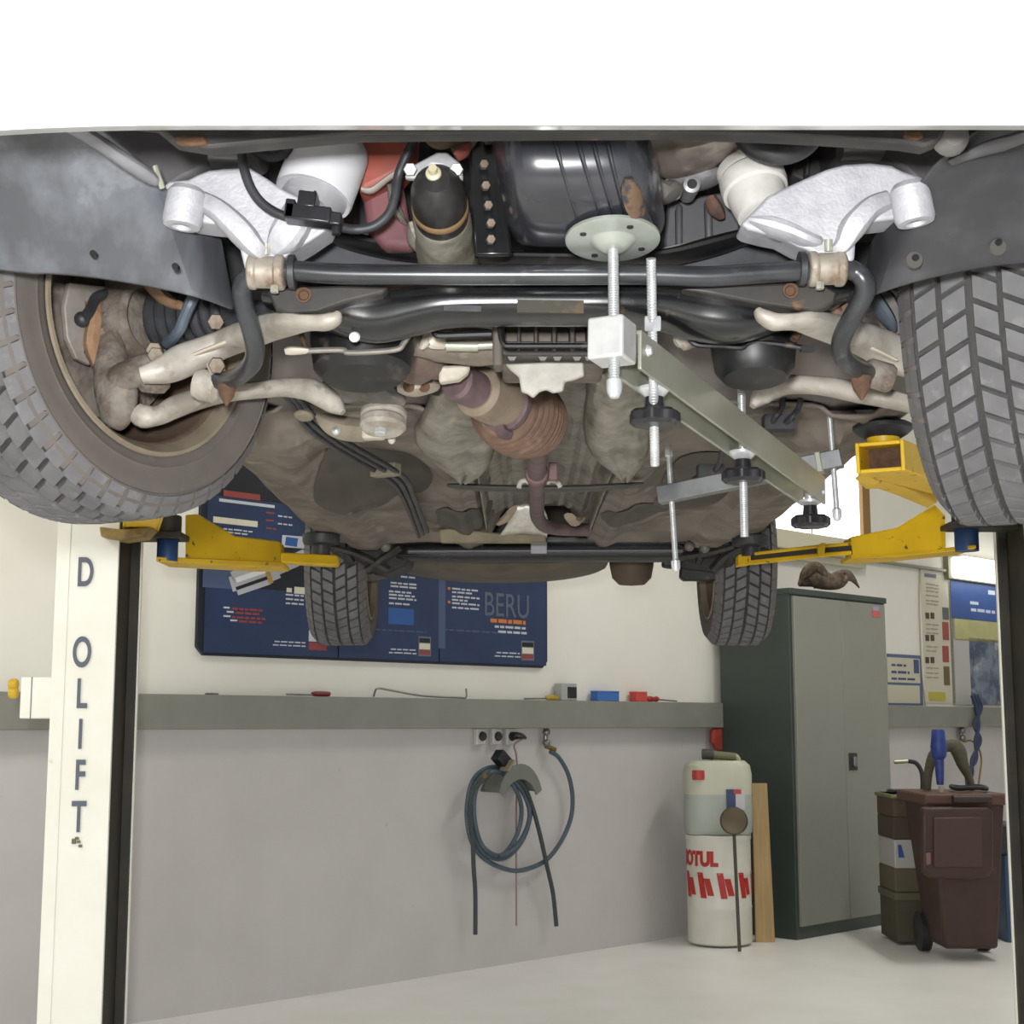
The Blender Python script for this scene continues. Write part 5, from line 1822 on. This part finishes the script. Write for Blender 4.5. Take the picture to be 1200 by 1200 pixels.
# exhaust
e0, e1 = P(533, 446, 2.5), P(668, 508, 2.86)
eax = (e1 - e0).normalized()
EL = (e1 - e0).length
m = MB()
m.lathe([(.001, 0), (.026, .0), (.032, .006), (.033, .07), (.042, .085)], e0, eax, 32)
ex = part(m, 'exhaust_pipe', M['purple'])
m = MB()
m.lathe([(.036, .066), (.046, .074), (.048, .13), (.046, .16)], e0, eax, 36)
part(m, 'exhaust_collar', mat('collar_tan', '8d7f6d', .65, .2, '77695b', 14), ex)
m = MB()
m.lathe([(.050, .158), (.0535, .16), (.0535, .172), (.050, .174)], e0, eax, 36)
m.hexnut(e0 + eax * .166 + V((.0, -.01, -.055)), eax, .012, .03)
part(m, 'exhaust_flange', M['purple'], ex)
m = MB()
pr = [(.040, .172), (.052, .20)]
hh = .215
for k in range(9):
    r = .066 + .012 * math.sin(PI * (k + .5) / 9)
    pr += [(r, hh), (r + .002, hh + .006), (r, hh + .012)]
    hh += .0155
pr += [(.052, hh + .012), (.03, hh + .02), (.001, hh + .022)]
m.lathe(pr, P(618, 490, 2.74) - eax * .285, eax + V((0, .12, .02)), 40)
part(m, 'catalytic_converter', M['rustbrown'], ex, smooth=25)
m = MB()
m.tube([P(*q) for q in ((630, 515, 2.86), (629, 540, 3.1), (629, 556, 3.4), (629, 572, 3.7), (629, 592, 4.1), (630, 606, 4.4), (638, 616, 4.6), (656, 620, 4.72), (690, 621, 4.78))], .021, 16)
part(m, 'tail_pipe', M['purple'], ex)
m = MB()
m.lathe([(.022, -.02), (.027, -.018), (.027, .02), (.022, .022)], P(629, 555, 3.38), (0, 1, 0), 24)
m.box(P(648, 553, 3.37), (.02, .03, .04))
part(m, 'pipe_clamp', mat('clamp_purple', '7a5f62', .65, .2), ex, bevel=.003)

# floor pan, sills, tunnel
ZF = .62


def sstep(a, b, x):
    t = max(0, min(1, (x - a) / (b - a)))
    return t * t * (3 - 2 * t)


def floor_z(x, y):
    c = .075 + .012 * (y - 2.4) / 3
    d = abs(x - c)
    z = ZF + .13 * (1 - sstep(.10, .19, d))
    z += .016 * sstep(.2, .22, d) * (1 - sstep(.24, .27, d)) * -1
    z -= .02 * sstep(.52, .55, d) * (1 - sstep(.62, .66, d))
    for bx_, by_, rx, ry, h in ((-.36, 3.75, .17, .42, .045), (.52, 3.75, .17, .42, .045), (-.40, 4.6, .14, .2, .02), (.55, 4.6, .14, .2, .02), (-.47, 3.05, .1, .16, .05), (.62, 3.05, .1, .16, .05)):
        q = math.sqrt(((x - bx_) / rx) ** 2 + ((y - by_) / ry) ** 2)
        z += h * (1 - sstep(.75, 1.1, q))
    z += .006 * math.sin(y * 26) * (1 - sstep(.45, .5, d)) * sstep(.25, .3, d) * (1 if y > 4.3 else .3)
    z += .010 * noise.noise(V((x * 5, y * 4, 1)))
    z += .16 * sstep(.70, .90, d)
    return z


rows = []
for j in range(90):
    y = 2.86 + (5.12 - 2.86) * j / 89
    r = []
    for i in range(90):
        x = -.81 + 1.80 * i / 89
        r.append(V((x, y, CZ + floor_z(x, y))))
    rows.append(r)
fp = part(MB().sheet(rows), 'floor_pan', M['under'], solid=.006)
for x0, x1 in ((-.80, -.11), (.27, .98)):
    rows = []
    for j in range(9):
        t = j / 8
        rows.append([V((x0 + (x1 - x0) * i / 16, 2.9 - .34 * math.sin(t * PI / 2) + .01 * noise.noise(V((i * .5, j * .6, 2))), CZ + ZF + .0 + .55 * (1 - math.cos(t * PI / 2)) + .03 * noise.noise(V((i * .4, j * .5, 7))))) for i in range(17)])
    part(MB().sheet(rows), 'bulkhead', mat('bulkhead_brown', '6b645f', .75, 0, '575150', 5, col3='7d7468', scale3=12, lo3=.6, hi3=.8), solid=.008)
# dark undersealed patches on the floor
for cx_, cy_, rx, ry in ((-.375, 3.86, .15, .40), (.50, 3.95, .12, .3), (-.15, 4.5, .1, .22), (.36, 4.35, .09, .2)):
    rows = []
    for j in range(13):
        rr_ = j / 12
        row = []
        for i in range(41):
            a = 2 * PI * i / 40
            k = rr_ * (1 + .16 * math.sin(2 * a + cx_ * 9) + .1 * math.sin(3 * a + 1))
            x, y = cx_ + math.cos(a) * rx * k, cy_ + math.sin(a) * ry * k
            row.append(V((x, y, CZ + floor_z(x, y) - .011 + .005 * rr_ ** 6)))
        rows.append(row)
    part(MB().sheet(rows), 'underseal_patch', M['underdark'], fp)
# tunnel foil
rows = []
for j in range(40):
    y = 2.7 + 2.15 * j / 39
    c = .075 + .012 * (y - 2.4) / 3
    r = []
    for i in range(31):
        a = PI * i / 30
        x = c - math.cos(a) * .165
        z = ZF - .012 + .11 * math.sin(a) ** .6 + .004 * math.sin(i * 2.6) + .004 * noise.noise(V((i * .7, y * 6, 0)))
        r.append(V((x, y, CZ + z)))
    rows.append(r)
tf = part(MB().sheet(rows), 'tunnel_shield', M['foil'], solid=.003)
# crumpled heat shields either side
TL = [(450, 520, 552), (462, 503, 566), (480, 496, 588), (500, 487, 592), (520, 489, 582), (536, 500, 575), (548, 514, 567), (558, 528, 557), (565, 538, 544)]
TR = [(436, 690, 742), (450, 686, 755), (475, 685, 763), (500, 686, 765), (520, 688, 762), (535, 694, 755), (546, 706, 748), (556, 720, 740), (563, 729, 734)]


def tabl(T, y):
    for (y0, a0, b0), (y1, a1, b1) in zip(T[:-1], T[1:]):
        if y <= y1:
            t = (y - y0) / (y1 - y0)
            return a0 + (a1 - a0) * t, b0 + (b1 - b0) * t
    return T[-1][1:]


for T in (TL, TR):
    rows = []
    for j in range(30):
        v = j / 29
        y = T[0][0] + (T[-1][0] - T[0][0]) * v
        a, b = tabl(T, y)
        r = []
        for i in range(30):
            u = i / 29
            s_ = u * 2 - 1
            bul = math.sqrt(max(0, 1 - s_ ** 2)) * math.sin(PI * (.12 + .76 * v))
            fold = .018 * abs(math.sin((u * 1.7 + v * 1.1 + (0 if T is TL else .4)) * PI)) + .02 * abs(noise.noise(V((u * 3.2 + T[0][0], v * 3.2, 3)))) + .006 * noise.noise(V((u * 8, v * 8, T[0][0])))
            r.append(P(a + (b - a) * u + 2 * math.sin(v * 9), y + 2.5 * math.sin(u * 8), 2.70 + .62 * v - .13 * bul - fold * (1 - s_ ** 4)))
        rows.append(r)
    part(MB().sheet(rows), 'heat_shield', M['foil'], solid=.003)
# cross brace
m = MB()
m.loft([(524, 569, 3.62, 1.5, .012), (536, 570, 3.62, 3, .025), (580, 572, 3.62, 3.5, .025), (640, 573, 3.62, 3.5, .025), (690, 572, 3.62, 3.5, .025), (740, 569, 3.62, 3, .025), (754, 567, 3.62, 1.5, .012)], 12, 4, 3)
part(m, 'cross_brace', mat('brace_dark', '3c3b38', .45, .3))
m = MB()
m.tube([P(x, y, 3.58) for x, y in ((608, 572), (610, 565), (616, 563), (621, 566))], .006, 8)
m.tube([P(x, y, 3.58) for x, y in ((640, 566), (646, 563), (653, 565), (657, 571))], .006, 8)
parts(m, 'pale_ring', mat('ring_pale', 'b9b6ad', .5))
# foil plate and rear panel
m = MB()
rows = []
for j in range(8):
    t = j / 7
    rows.append([P(600 - 18 * t ** 2 + (36 + 22 * t) * i / 9, 590 + 38 * t + 3 * abs(i - 4.5) / 4.5, 4.62 + .12 * t - .03 * math.sin(PI * t)) for i in range(10)])
m.sheet(rows)
part(m, 'foil_plate', M['foilbright'], solid=.004)
m = MB()
m.pp([(514, 620), (530, 618), (580, 624), (640, 626), (640, 635), (516, 635)], 4.72, .05)
part(m, 'rear_heat_panel', mat('panel_olive', '8a8066', .6, 0, '6e6653', 10), bevel=.006)
m = MB()
m.loft([(588, 612, 4.3, 3, .02), (594, 606, 4.25, 5, .02), (600, 598, 4.2, 4, .02)], 8, 3)
m.loft([(668, 606, 4.25, 5, .02), (674, 611, 4.3, 6, .02), (680, 610, 4.35, 3, .02)], 8, 3)
parts(m, 'shield_tab', mat('tab_tan', '9a8b78', .6, .1))

# brake lines
for k in range(3):
    m = MB()
    pts = []
    for x, y in ((340, 462), (350, 474), (366, 496), (394, 518), (424, 536), (452, 552), (470, 566), (480, 586), (488, 606), (496, 626)):
        zz = ZF - .03 - .003 * k if y > 480 else ZF - .02
        q = Pz(x + (k - 1) * (7 if y < 570 else 5), y - (k - 1) * 3, CZ + zz)
        if y < 480:
            q = P(x + (k - 1) * 7, y, 2.75 + .006 * (y - 462))
        pts.append(q)
    m.tube(pts, .0065, 8)
    part(m, 'brake_line', M['rubber'])
m = MB()
m.box(Pz(452, 551, CZ + ZF - .03), (.07, .03, .03), Matrix.Rotation(-.5, 3, 'Z'))
m.lathe([(.014, -.006), (.020, 0), (.014, .006)], P(356, 487, 2.7), (.1, .3, 1), 20)
parts(m, 'line_clip', mat('clip_olive', '77705f', .6), bevel=.003)
m = MB()
m.tube([Pz(x, y, CZ + ZF - .03) for x, y in ((848, 520), (842, 545), (832, 556), (815, 560), (808, 572))], .006, 8)
m.tube([P(x, y, 2.85) for x, y in ((918, 462), (916, 478), (908, 488))] + [Pz(x, y, CZ + ZF - .03) for x, y in ((904, 500), (896, 508))], .006, 8)
m.tube([P(x, y, 2.85) for x, y in ((938, 462), (936, 478), (926, 490))] + [Pz(x, y, CZ + ZF - .03) for x, y in ((915, 500), (905, 505))], .006, 8)
m.box(Pz(912, 496, CZ + ZF - .03), (.06, .04, .03))
m.box(Pz(832, 553, CZ + ZF - .03), (.06, .05, .03))
parts(m, 'brake_line', M['rubber'])

# left gearbox mounting with the pale disc
m = MB()
m.loft([(382, 462, 2.62, 12, .03), (400, 455, 2.6, 18, .04), (425, 452, 2.58, 18, .04), (450, 460, 2.6, 17, .04), (470, 472, 2.62, 8, .02)], 14, 4)
part(m, 'mounting_block', mat('block_grey', '7e7a75', .65, .15, '625e5a', 14, col3='96897a', scale3=20, lo3=.62, hi3=.75))
m = MB()
c = P(449, 496, 2.62)
m.lathe([(.001, -.014), (.036, -.013), (.0415, -.007), (.042, .004), (.037, .010), (.0415, .014), (.0415, .022), (.03, .03)], c, (.03, .27, 1), 36)
mdisc = part(m, 'mount_disc', M['aludirt'])
m = MB()
m.hexnut(c + V((-.004, -.007, -.016)), (.03, .27, 1), .011, .012)
parts(m, 'bolt', M['bright'], mdisc)
m = MB()
m.box(P(438, 508, 2.66), (.042, .03, .022))
m.lathe([(.001, -.012), (.007, -.01), (.008, .01)], P(459, 513, 2.7), (0, 0, 1), 14)
part(m, 'pale_block', mat('block_pale', 'b7b0a1', .55), mdisc, bevel=.005)
m = MB()
m.loft([(378, 492, 2.75, 6, .02), (390, 498, 2.73, 13, .03), (410, 503, 2.71, 15, .03), (432, 504, 2.69, 13, .03), (450, 502, 2.69, 8, .02)], 12, 4)
part(m, 'mount_arm', mat('arm_tan', '9b9182', .65, .1, '7f7566', 12), mdisc)
m = MB()
m.ball(P(394, 505, 2.69), .008)
parts(m, 'bolt', M['bright'], mdisc)
m = MB()
m.loft([(466, 454, 2.5, 5, .015), (476, 454, 2.5, 9, .03), (492, 454, 2.5, 10, .03), (506, 455, 2.52, 6, .02)], 12, 3, 2.6)
lb = part(m, 'pale_bracket', mat('bracket_pale', 'aaa298', .5, .2, '938775', 14))
m = MB()
m.lathe([(.010, .003), (.010, -.003), (.001, -.003)], P(479, 453, 2.47), (0, 1, .2), 16)
m.lathe([(.010, .003), (.010, -.003), (.001, -.003)], P(497, 453, 2.475), (0, 1, .2), 16)
parts(m, 'rusty_hole', M['rust'], lb)
m = MB()
m.loft([(465, 443, 2.46, 5, .02), (480, 440, 2.46, 5, .02), (492, 440, 2.46, 5, .02), (506, 444, 2.46, 4, .02)], 10, 3)
m.ball(P(484, 439, 2.44), .008)
part(m, 'black_strap', M['black'], lb)

# ------------------------------------------------------------------ rear
m = MB()
m.loft([(470, 648, 5.22, 8, .06), (500, 648, 5.2, 11, .07), (560, 648, 5.2, 11, .07), (640, 647, 5.2, 11, .07), (720, 646, 5.2, 12, .07), (790, 646, 5.2, 12, .07), (835, 646, 5.22, 9, .06)], 14, 3, 4)
ra = part(m, 'rear_axle_beam', M['black'])
m = MB()
m.cyl(P(478, 646, 5.11), P(800, 645, 5.11), .008)
part(m, 'torsion_rod', mat('rod_grey', '55555a', .4, .3), ra)
m = MB()
m.pp([(622, 635), (641, 634), (641, 648), (622, 648)], 5.08, .03)
part(m, 'pale_tag', mat('tag_lilac', 'a3a1a8', .5), ra, bevel=.003)
m = MB()
m.pp([(640, 628), (835, 630), (835, 637), (640, 636)], 5.08, .06)
part(m, 'edge_rail', M['blackgloss'], ra, bevel=.004)
m = MB()
m.loft([(455, 656, 5.6, 6, .2), (480, 661, 5.6, 9, .25), (530, 665, 5.6, 13, .28), (590, 667, 5.6, 13, .28), (650, 666, 5.6, 11, .28), (692, 662, 5.6, 8, .25), (710, 660, 5.6, 4, .15)], 18, 4, 2.6)
part(m, 'rear_silencer', mat('tank_brown', '5d5549', .65, .05, '4b443a', 8))
m = MB()
m.lathe([(.001, -.11), (.05, -.105), (.075, -.08), (.085, -.03), (.085, .1)], P(740, 653, 5.7), (0, 0, 1), 28)
part(m, 'round_tank', mat('tank_round', '57493c', .65))
for pts, nm in (([(376, 626), (400, 628), (438, 632), (470, 634), (484, 648), (478, 662), (455, 672), (434, 668), (420, 657), (400, 654), (380, 640)], 'rear_hub'), ([(790, 632), (820, 634), (860, 632), (898, 634), (900, 650), (870, 655), (840, 668), (805, 664), (795, 650)], 'rear_hub')):
    m = MB()
    m.pp(pts, 5.2, .2)
    part(m, nm, mat('rear_black', '161514', .6, 0, '26231f', 14), bevel=.012, seg=3)
m = MB()
m.pp([(798, 664), (842, 664), (842, 680), (802, 680), (797, 676)], 5.3, .05)
m.loft([(776, 660, 5.3, 5, .03), (786, 661, 5.3, 6, .03), (800, 660, 5.3, 4, .03)], 8, 3)
part(m, 'rear_bracket', M['black'], bevel=.005)
m = MB()
m.loft([(425, 676, 5.4, 5, .02), (440, 674, 5.4, 7, .03), (465, 664, 5.4, 8, .03), (480, 655, 5.4, 3, .02)], 10, 3)
part(m, 'rear_control_arm', mat('arm_greybrown', '5a554e', .6, .1, '48443e', 14))
m = MB()
for x, y in ((808, 640), (818, 636), (826, 642)):
    m.ball(P(x, y, 5.05), .018)
m.ball(P(452, 640, 5.1), .02)
m.ball(P(440, 636, 5.1), .016)
parts(m, 'rear_bolt', mat('bolt_grey', '6a655f', .5, .3))
m = MB()
for pts, r_ in (([(385, 640), (420, 650), (455, 668)], .014), ([(440, 630), (450, 645), (448, 662)], .012), ([(470, 640), (455, 650), (430, 668)], .016), ([(410, 632), (425, 640), (460, 636)], .01), ([(400, 628), (402, 645), (412, 660)], .018),
                ([(860, 640), (830, 648), (800, 652)], .014), ([(815, 630), (822, 646), (818, 660)], .012), ([(880, 636), (850, 652), (835, 668)], .016), ([(790, 634), (800, 642), (812, 640)], .01), ([(845, 630), (855, 645), (852, 662)], .018)):
    m.tube([P(x, y, 5.1 + .02 * i) for i, (x, y) in enumerate(pts)], r_, 8)
parts(m, 'rear_link', mat('link_dark', '1f1e1d', .5, .2, '37332e', 20))
m = MB()
m.box2((-.62, 5.95, CZ + .70), (.80, 6.38, CZ + .9))
part(m, 'rear_floor', M['underdark'], bevel=.03)

# ================================================================== ENGINE SUPPORT TOOL
A, B = P(722, 404, 1.90), P(953, 576, 2.80)
tl = thing('engine_support_beam', A, 'zinc plated engine support beam with threaded rods and black knobs hanging under the car', 'support tool')
d = (B - A).normalized()
sd = d.cross(V((0, 0, 1))).normalized()        # to the right
up = sd.cross(d)
W2, H2, T = .0235, .0265, .005


def at(t, s=0, u=0):
    return A + d * t + sd * s + up * u


LB_ = (B - A).length
sec = [(-W2, -H2), (-W2, H2), (W2, H2), (W2, -H2), (W2 - T, -H2), (W2 - T, H2 - T), (-W2 + T, H2 - T), (-W2 + T, -H2)]
m = MB()
m.prism([at(.03, s, u) for s, u in sec], d * (LB_ - .03))
part(m, 'beam', M['zinc'], tl, smooth=0, bevel=.0012)
m = MB()
R = Matrix((d, sd, up)).transposed()
m.box(at(-.012, -.001, .001), (.05, .05, .056), R)
cb = part(m, 'clamp_block', mat('block_bright', 'd4d5d4', .35, .5, 'c4c5c4', 20), tl, bevel=.004, seg=3)
m = MB()
m.lathe([(.001, .007), (.005, .006), (.008, 0)], at(.055, W2, .005), sd, 16)
m.lathe([(.001, .005), (.004, .004), (.006, 0)], at(LB_ - .02, W2, -.005), sd, 16)
parts(m, 'side_screw', M['bright'], tl)
TH = thread_mat('threaded_rod', 'b9bcbd', 90)


def find_t(px):
    best = None
    for k in range(400):
        t = LB_ * 1.02 * k / 400
        q = at(t)
        dd = abs(600 + F * q.x / (q.y * cp + (q.z - CZ) * sp) - px)
        if best is None or dd < best[0]:
            best = (dd, t)
    return best[1]


def zat(py, Y):
    return P(600, py, Y).z


# rod carrying the round plate under the oil pan
r1b, r1t = P(720, 460, 1.878), P(718.5, 291, 1.90)
r1a = (r1t - r1b).normalized()
m = MB()
m.cyl(r1b, r1t, .0072)
rod = part(m, 'threaded_rod', TH, tl)
m = MB()
m.lathe([(.001, -.004), (.006, -.003), (.0095, .004), (.0105, .012), (.0105, .02), (.0085, .022)], r1b - r1a * .004, r1a, 16)
part(m, 'cap_nut', M['bright'], rod)
pc = P(718, 284, 1.90)
pn = V((0, .16, 1))
m = MB()
m.lathe([(.011, -.006), (.02, -.002), (.028, .006), (.032, .0075), (.058, .0075), (.0625, .009), (.0625, .013), (.001, .013)], pc - pn.normalized() * .006, pn, 48)
pdk = part(m, 'pressure_plate', mat('plate_zinc', 'b5bbb4', .4, .6, 'a5aba3', 14), tl)
m = MB()
axn, e1, e2 = MB().frame(pn)
for a in (.5, 2.05, 3.6, 5.2):
    m.lathe([(.0045, -.0006), (.0045, .002), (.001, .002)], pc - axn * .0 + (e1 * math.cos(a) + e2 * math.sin(a)) * .045 + axn * .0008, axn, 14)
parts(m, 'plate_hole', M['knob'], pdk)


def knob(c, r, h, name='star_knob', par=None):
    m = MB()
    n = 56
    vs, fs = [], []
    lev = [(.82, 0), (1, .25), (1, .8), (.86, 1)]
    for k, hh in lev:
        for i in range(n):
            a = 2 * PI * i / n
            rr = r * k * (1 + .075 * math.cos(a * 7))
            vs.append(c + V((math.cos(a) * rr, math.sin(a) * rr, hh * h)))
    for j in range(3):
        for i in range(n):
            fs.append((j * n + i, j * n + (i + 1) % n, (j + 1) * n + (i + 1) % n, (j + 1) * n + i))
    fs.append(tuple(range(n - 1, -1, -1)))
    fs.append(tuple(range(3 * n, 4 * n)))
    m.add(vs, fs)
    m.cyl(c + V((0, 0, h * .9)), c + V((0, 0, h + .022)), r * .42, r * .36)
    return part(m, name, M['knob'], par or tl, smooth=40)


def hung(px, ytop, ybot, yk, rad, kr, kh, tilt=None, foot=None):
    t = find_t(px)
    p = at(t)
    c = V((p.x, p.y, 0))
    zt, zb = zat(ytop, p.y), zat(ybot, p.y)
    m = MB()
    m.cyl(foot or c + V((0, 0, zb)), tilt or c + V((0, 0, zt)), rad)
    rod = part(m, 'threaded_rod', TH, tl)
    zk = zat(yk, p.y)
    knob(c + V((0, 0, zk - kh / 2)), kr, kh, par=rod)
    m = MB()
    bt = at(t, 0, -H2)
    m.lathe([(rad * 1.2, -.012), (rad * 2.6, -.004), (rad * 3.4, .002), (rad * 3.4, .006)], V((p.x, p.y, bt.z)), (0, 0, 1), 24)
    part(m, 'washer', M['bright'], rod)
    return rod, c, p.y


rod2, c2, y2 = hung(766, 305, 545, 490, .0066, .034, .022, P(763, 303, 1.916), P(767.5, 545, 2.065))
m = MB()
m.hexnut(P(764.5, 379, 1.965), (0, -.3, 1), .0125, .02)
part(m, 'hex_nut', M['bright'], rod2)
rod3, c3, y3 = hung(870, 432, 629, 558, .0066, .034, .022)
m = MB()
m.lathe([(.007, 0), (.009, .002), (.009, .008), (.006, .01)], c3 + V((0, 0, zat(434, y3))), (0, 0, 1), 16)
part(m, 'rod_cap', M['bright'], rod3)
t = find_t(949)
p = at(t)
kz = zat(612, p.y)
knob(V((p.x, p.y, kz - .01)), .035, .022, 'end_knob')
m = MB()
m.cyl(V((p.x, p.y, kz + .01)), V((p.x, p.y, p.z - .0)), .010)
m.lathe([(.012, -.006), (.022, .0), (.022, .005)], V((p.x, p.y, at(t, 0, -H2).z)), (0, 0, 1), 20)
part(m, 'end_screw', M['bright'], tl)
# crossbar
L_, R_ = P(772, 581, 3.08), P(987, 537, 2.96)
bd = (R_ - L_).normalized()
bs = bd.cross(V((0, 0, 1))).normalized()
bu = bs.cross(bd)
Rb = Matrix((bd, bs, bu)).transposed()
m = MB()
m.box((L_ + R_) / 2 + bs * .0, ((R_ - L_).length, .034, .036), Rb)
cbr = part(m, 'crossbar', M['zincdark'], tl, bevel=.002)
m = MB()
m.box(L_ + (R_ - L_) * .88 - bs * .0, (.012, .038, .041), Rb)
part(m, 'crossbar_sleeve', M['zinc'], cbr, bevel=.002)
for px0, ytop, ybot, par_t, nut in ((787, 522, 664, .07, 1), (976, 472, 604, .94, 0)):
    p = L_ + (R_ - L_) * par_t
    top_ = P(783 if nut else 971, ytop, p.y)
    bot_ = P(792 if nut else 981, ybot, p.y)
    m = MB()
    m.cyl(bot_, top_, .0058)
    rr = part(m, 'threaded_rod', TH, tl)
    m = MB()
    ax_ = (top_ - bot_).normalized()
    m.lathe([(.001, -.012), (.006, -.010), (.009, -.004), (.0095, .004), (.0095, .012), (.006, .015)], bot_, ax_, 16)
    if nut:
        m.hexnut(top_ - ax_ * .012, ax_, .0095, .024)
    else:
        m.lathe([(.0055, -.008), (.011, -.006), (.011, .002), (.006, .004)], top_, ax_, 14)
    part(m, 'cap_nut', M['bright'], rr)

# ================================================================== CAMERA AND LIGHT
cam_d = bpy.data.cameras.new('camera')
cam = bpy.data.objects.new('camera', cam_d)
C.objects.link(cam)
cam.location = CAM
cam.rotation_euler = (PI / 2 + PITCH, 0, 0)
cam_d.sensor_width = 36
cam_d.lens = 36 * F / 1200
cam_d.clip_start = .05
sc = bpy.context.scene
sc.camera = cam

w = bpy.data.worlds.new('world')
w.use_nodes = True
bg = w.node_tree.nodes['Background']
bg.inputs[0].default_value = (.93, .96, 1, 1)
bg.inputs[1].default_value = .42
sc.world = w


def area(name, loc, target, size, power, col=(1, 1, 1), sy=None):
    l = bpy.data.lights.new(name, 'AREA')
    l.energy = power
    l.color = col
    l.size = size
    if sy:
        l.shape = 'RECTANGLE'
        l.size_y = sy
    o = bpy.data.objects.new(name, l)
    C.objects.link(o)
    o.location = loc
    o.rotation_euler = (V(target) - V(loc)).to_track_quat('-Z', 'Y').to_euler()
    return o


area('camera_flash', (-.06, -.05, CZ + .12), (.05, 3, CZ + .7), .10, 78)
for u_, o_ in ((-6.5, 2.2), (-2.0, 2.2), (2.5, 2.2), (-6.5, 5.5), (2.0, 5.0), (7.0, 2.4)):
    p = wpt(u_, 4.25, o_)
    area('ceiling_tube', p, p - V((0, 0, 1)), .3, 82 if u_ < 1 else 48, (1, .97, .9), 1.5)

sc.view_settings.view_transform = 'Standard'
sc.view_settings.look = 'None'
sc.view_settings.gamma = 1
sc.view_settings.use_curve_mapping = False
sc.view_settings.exposure = .0
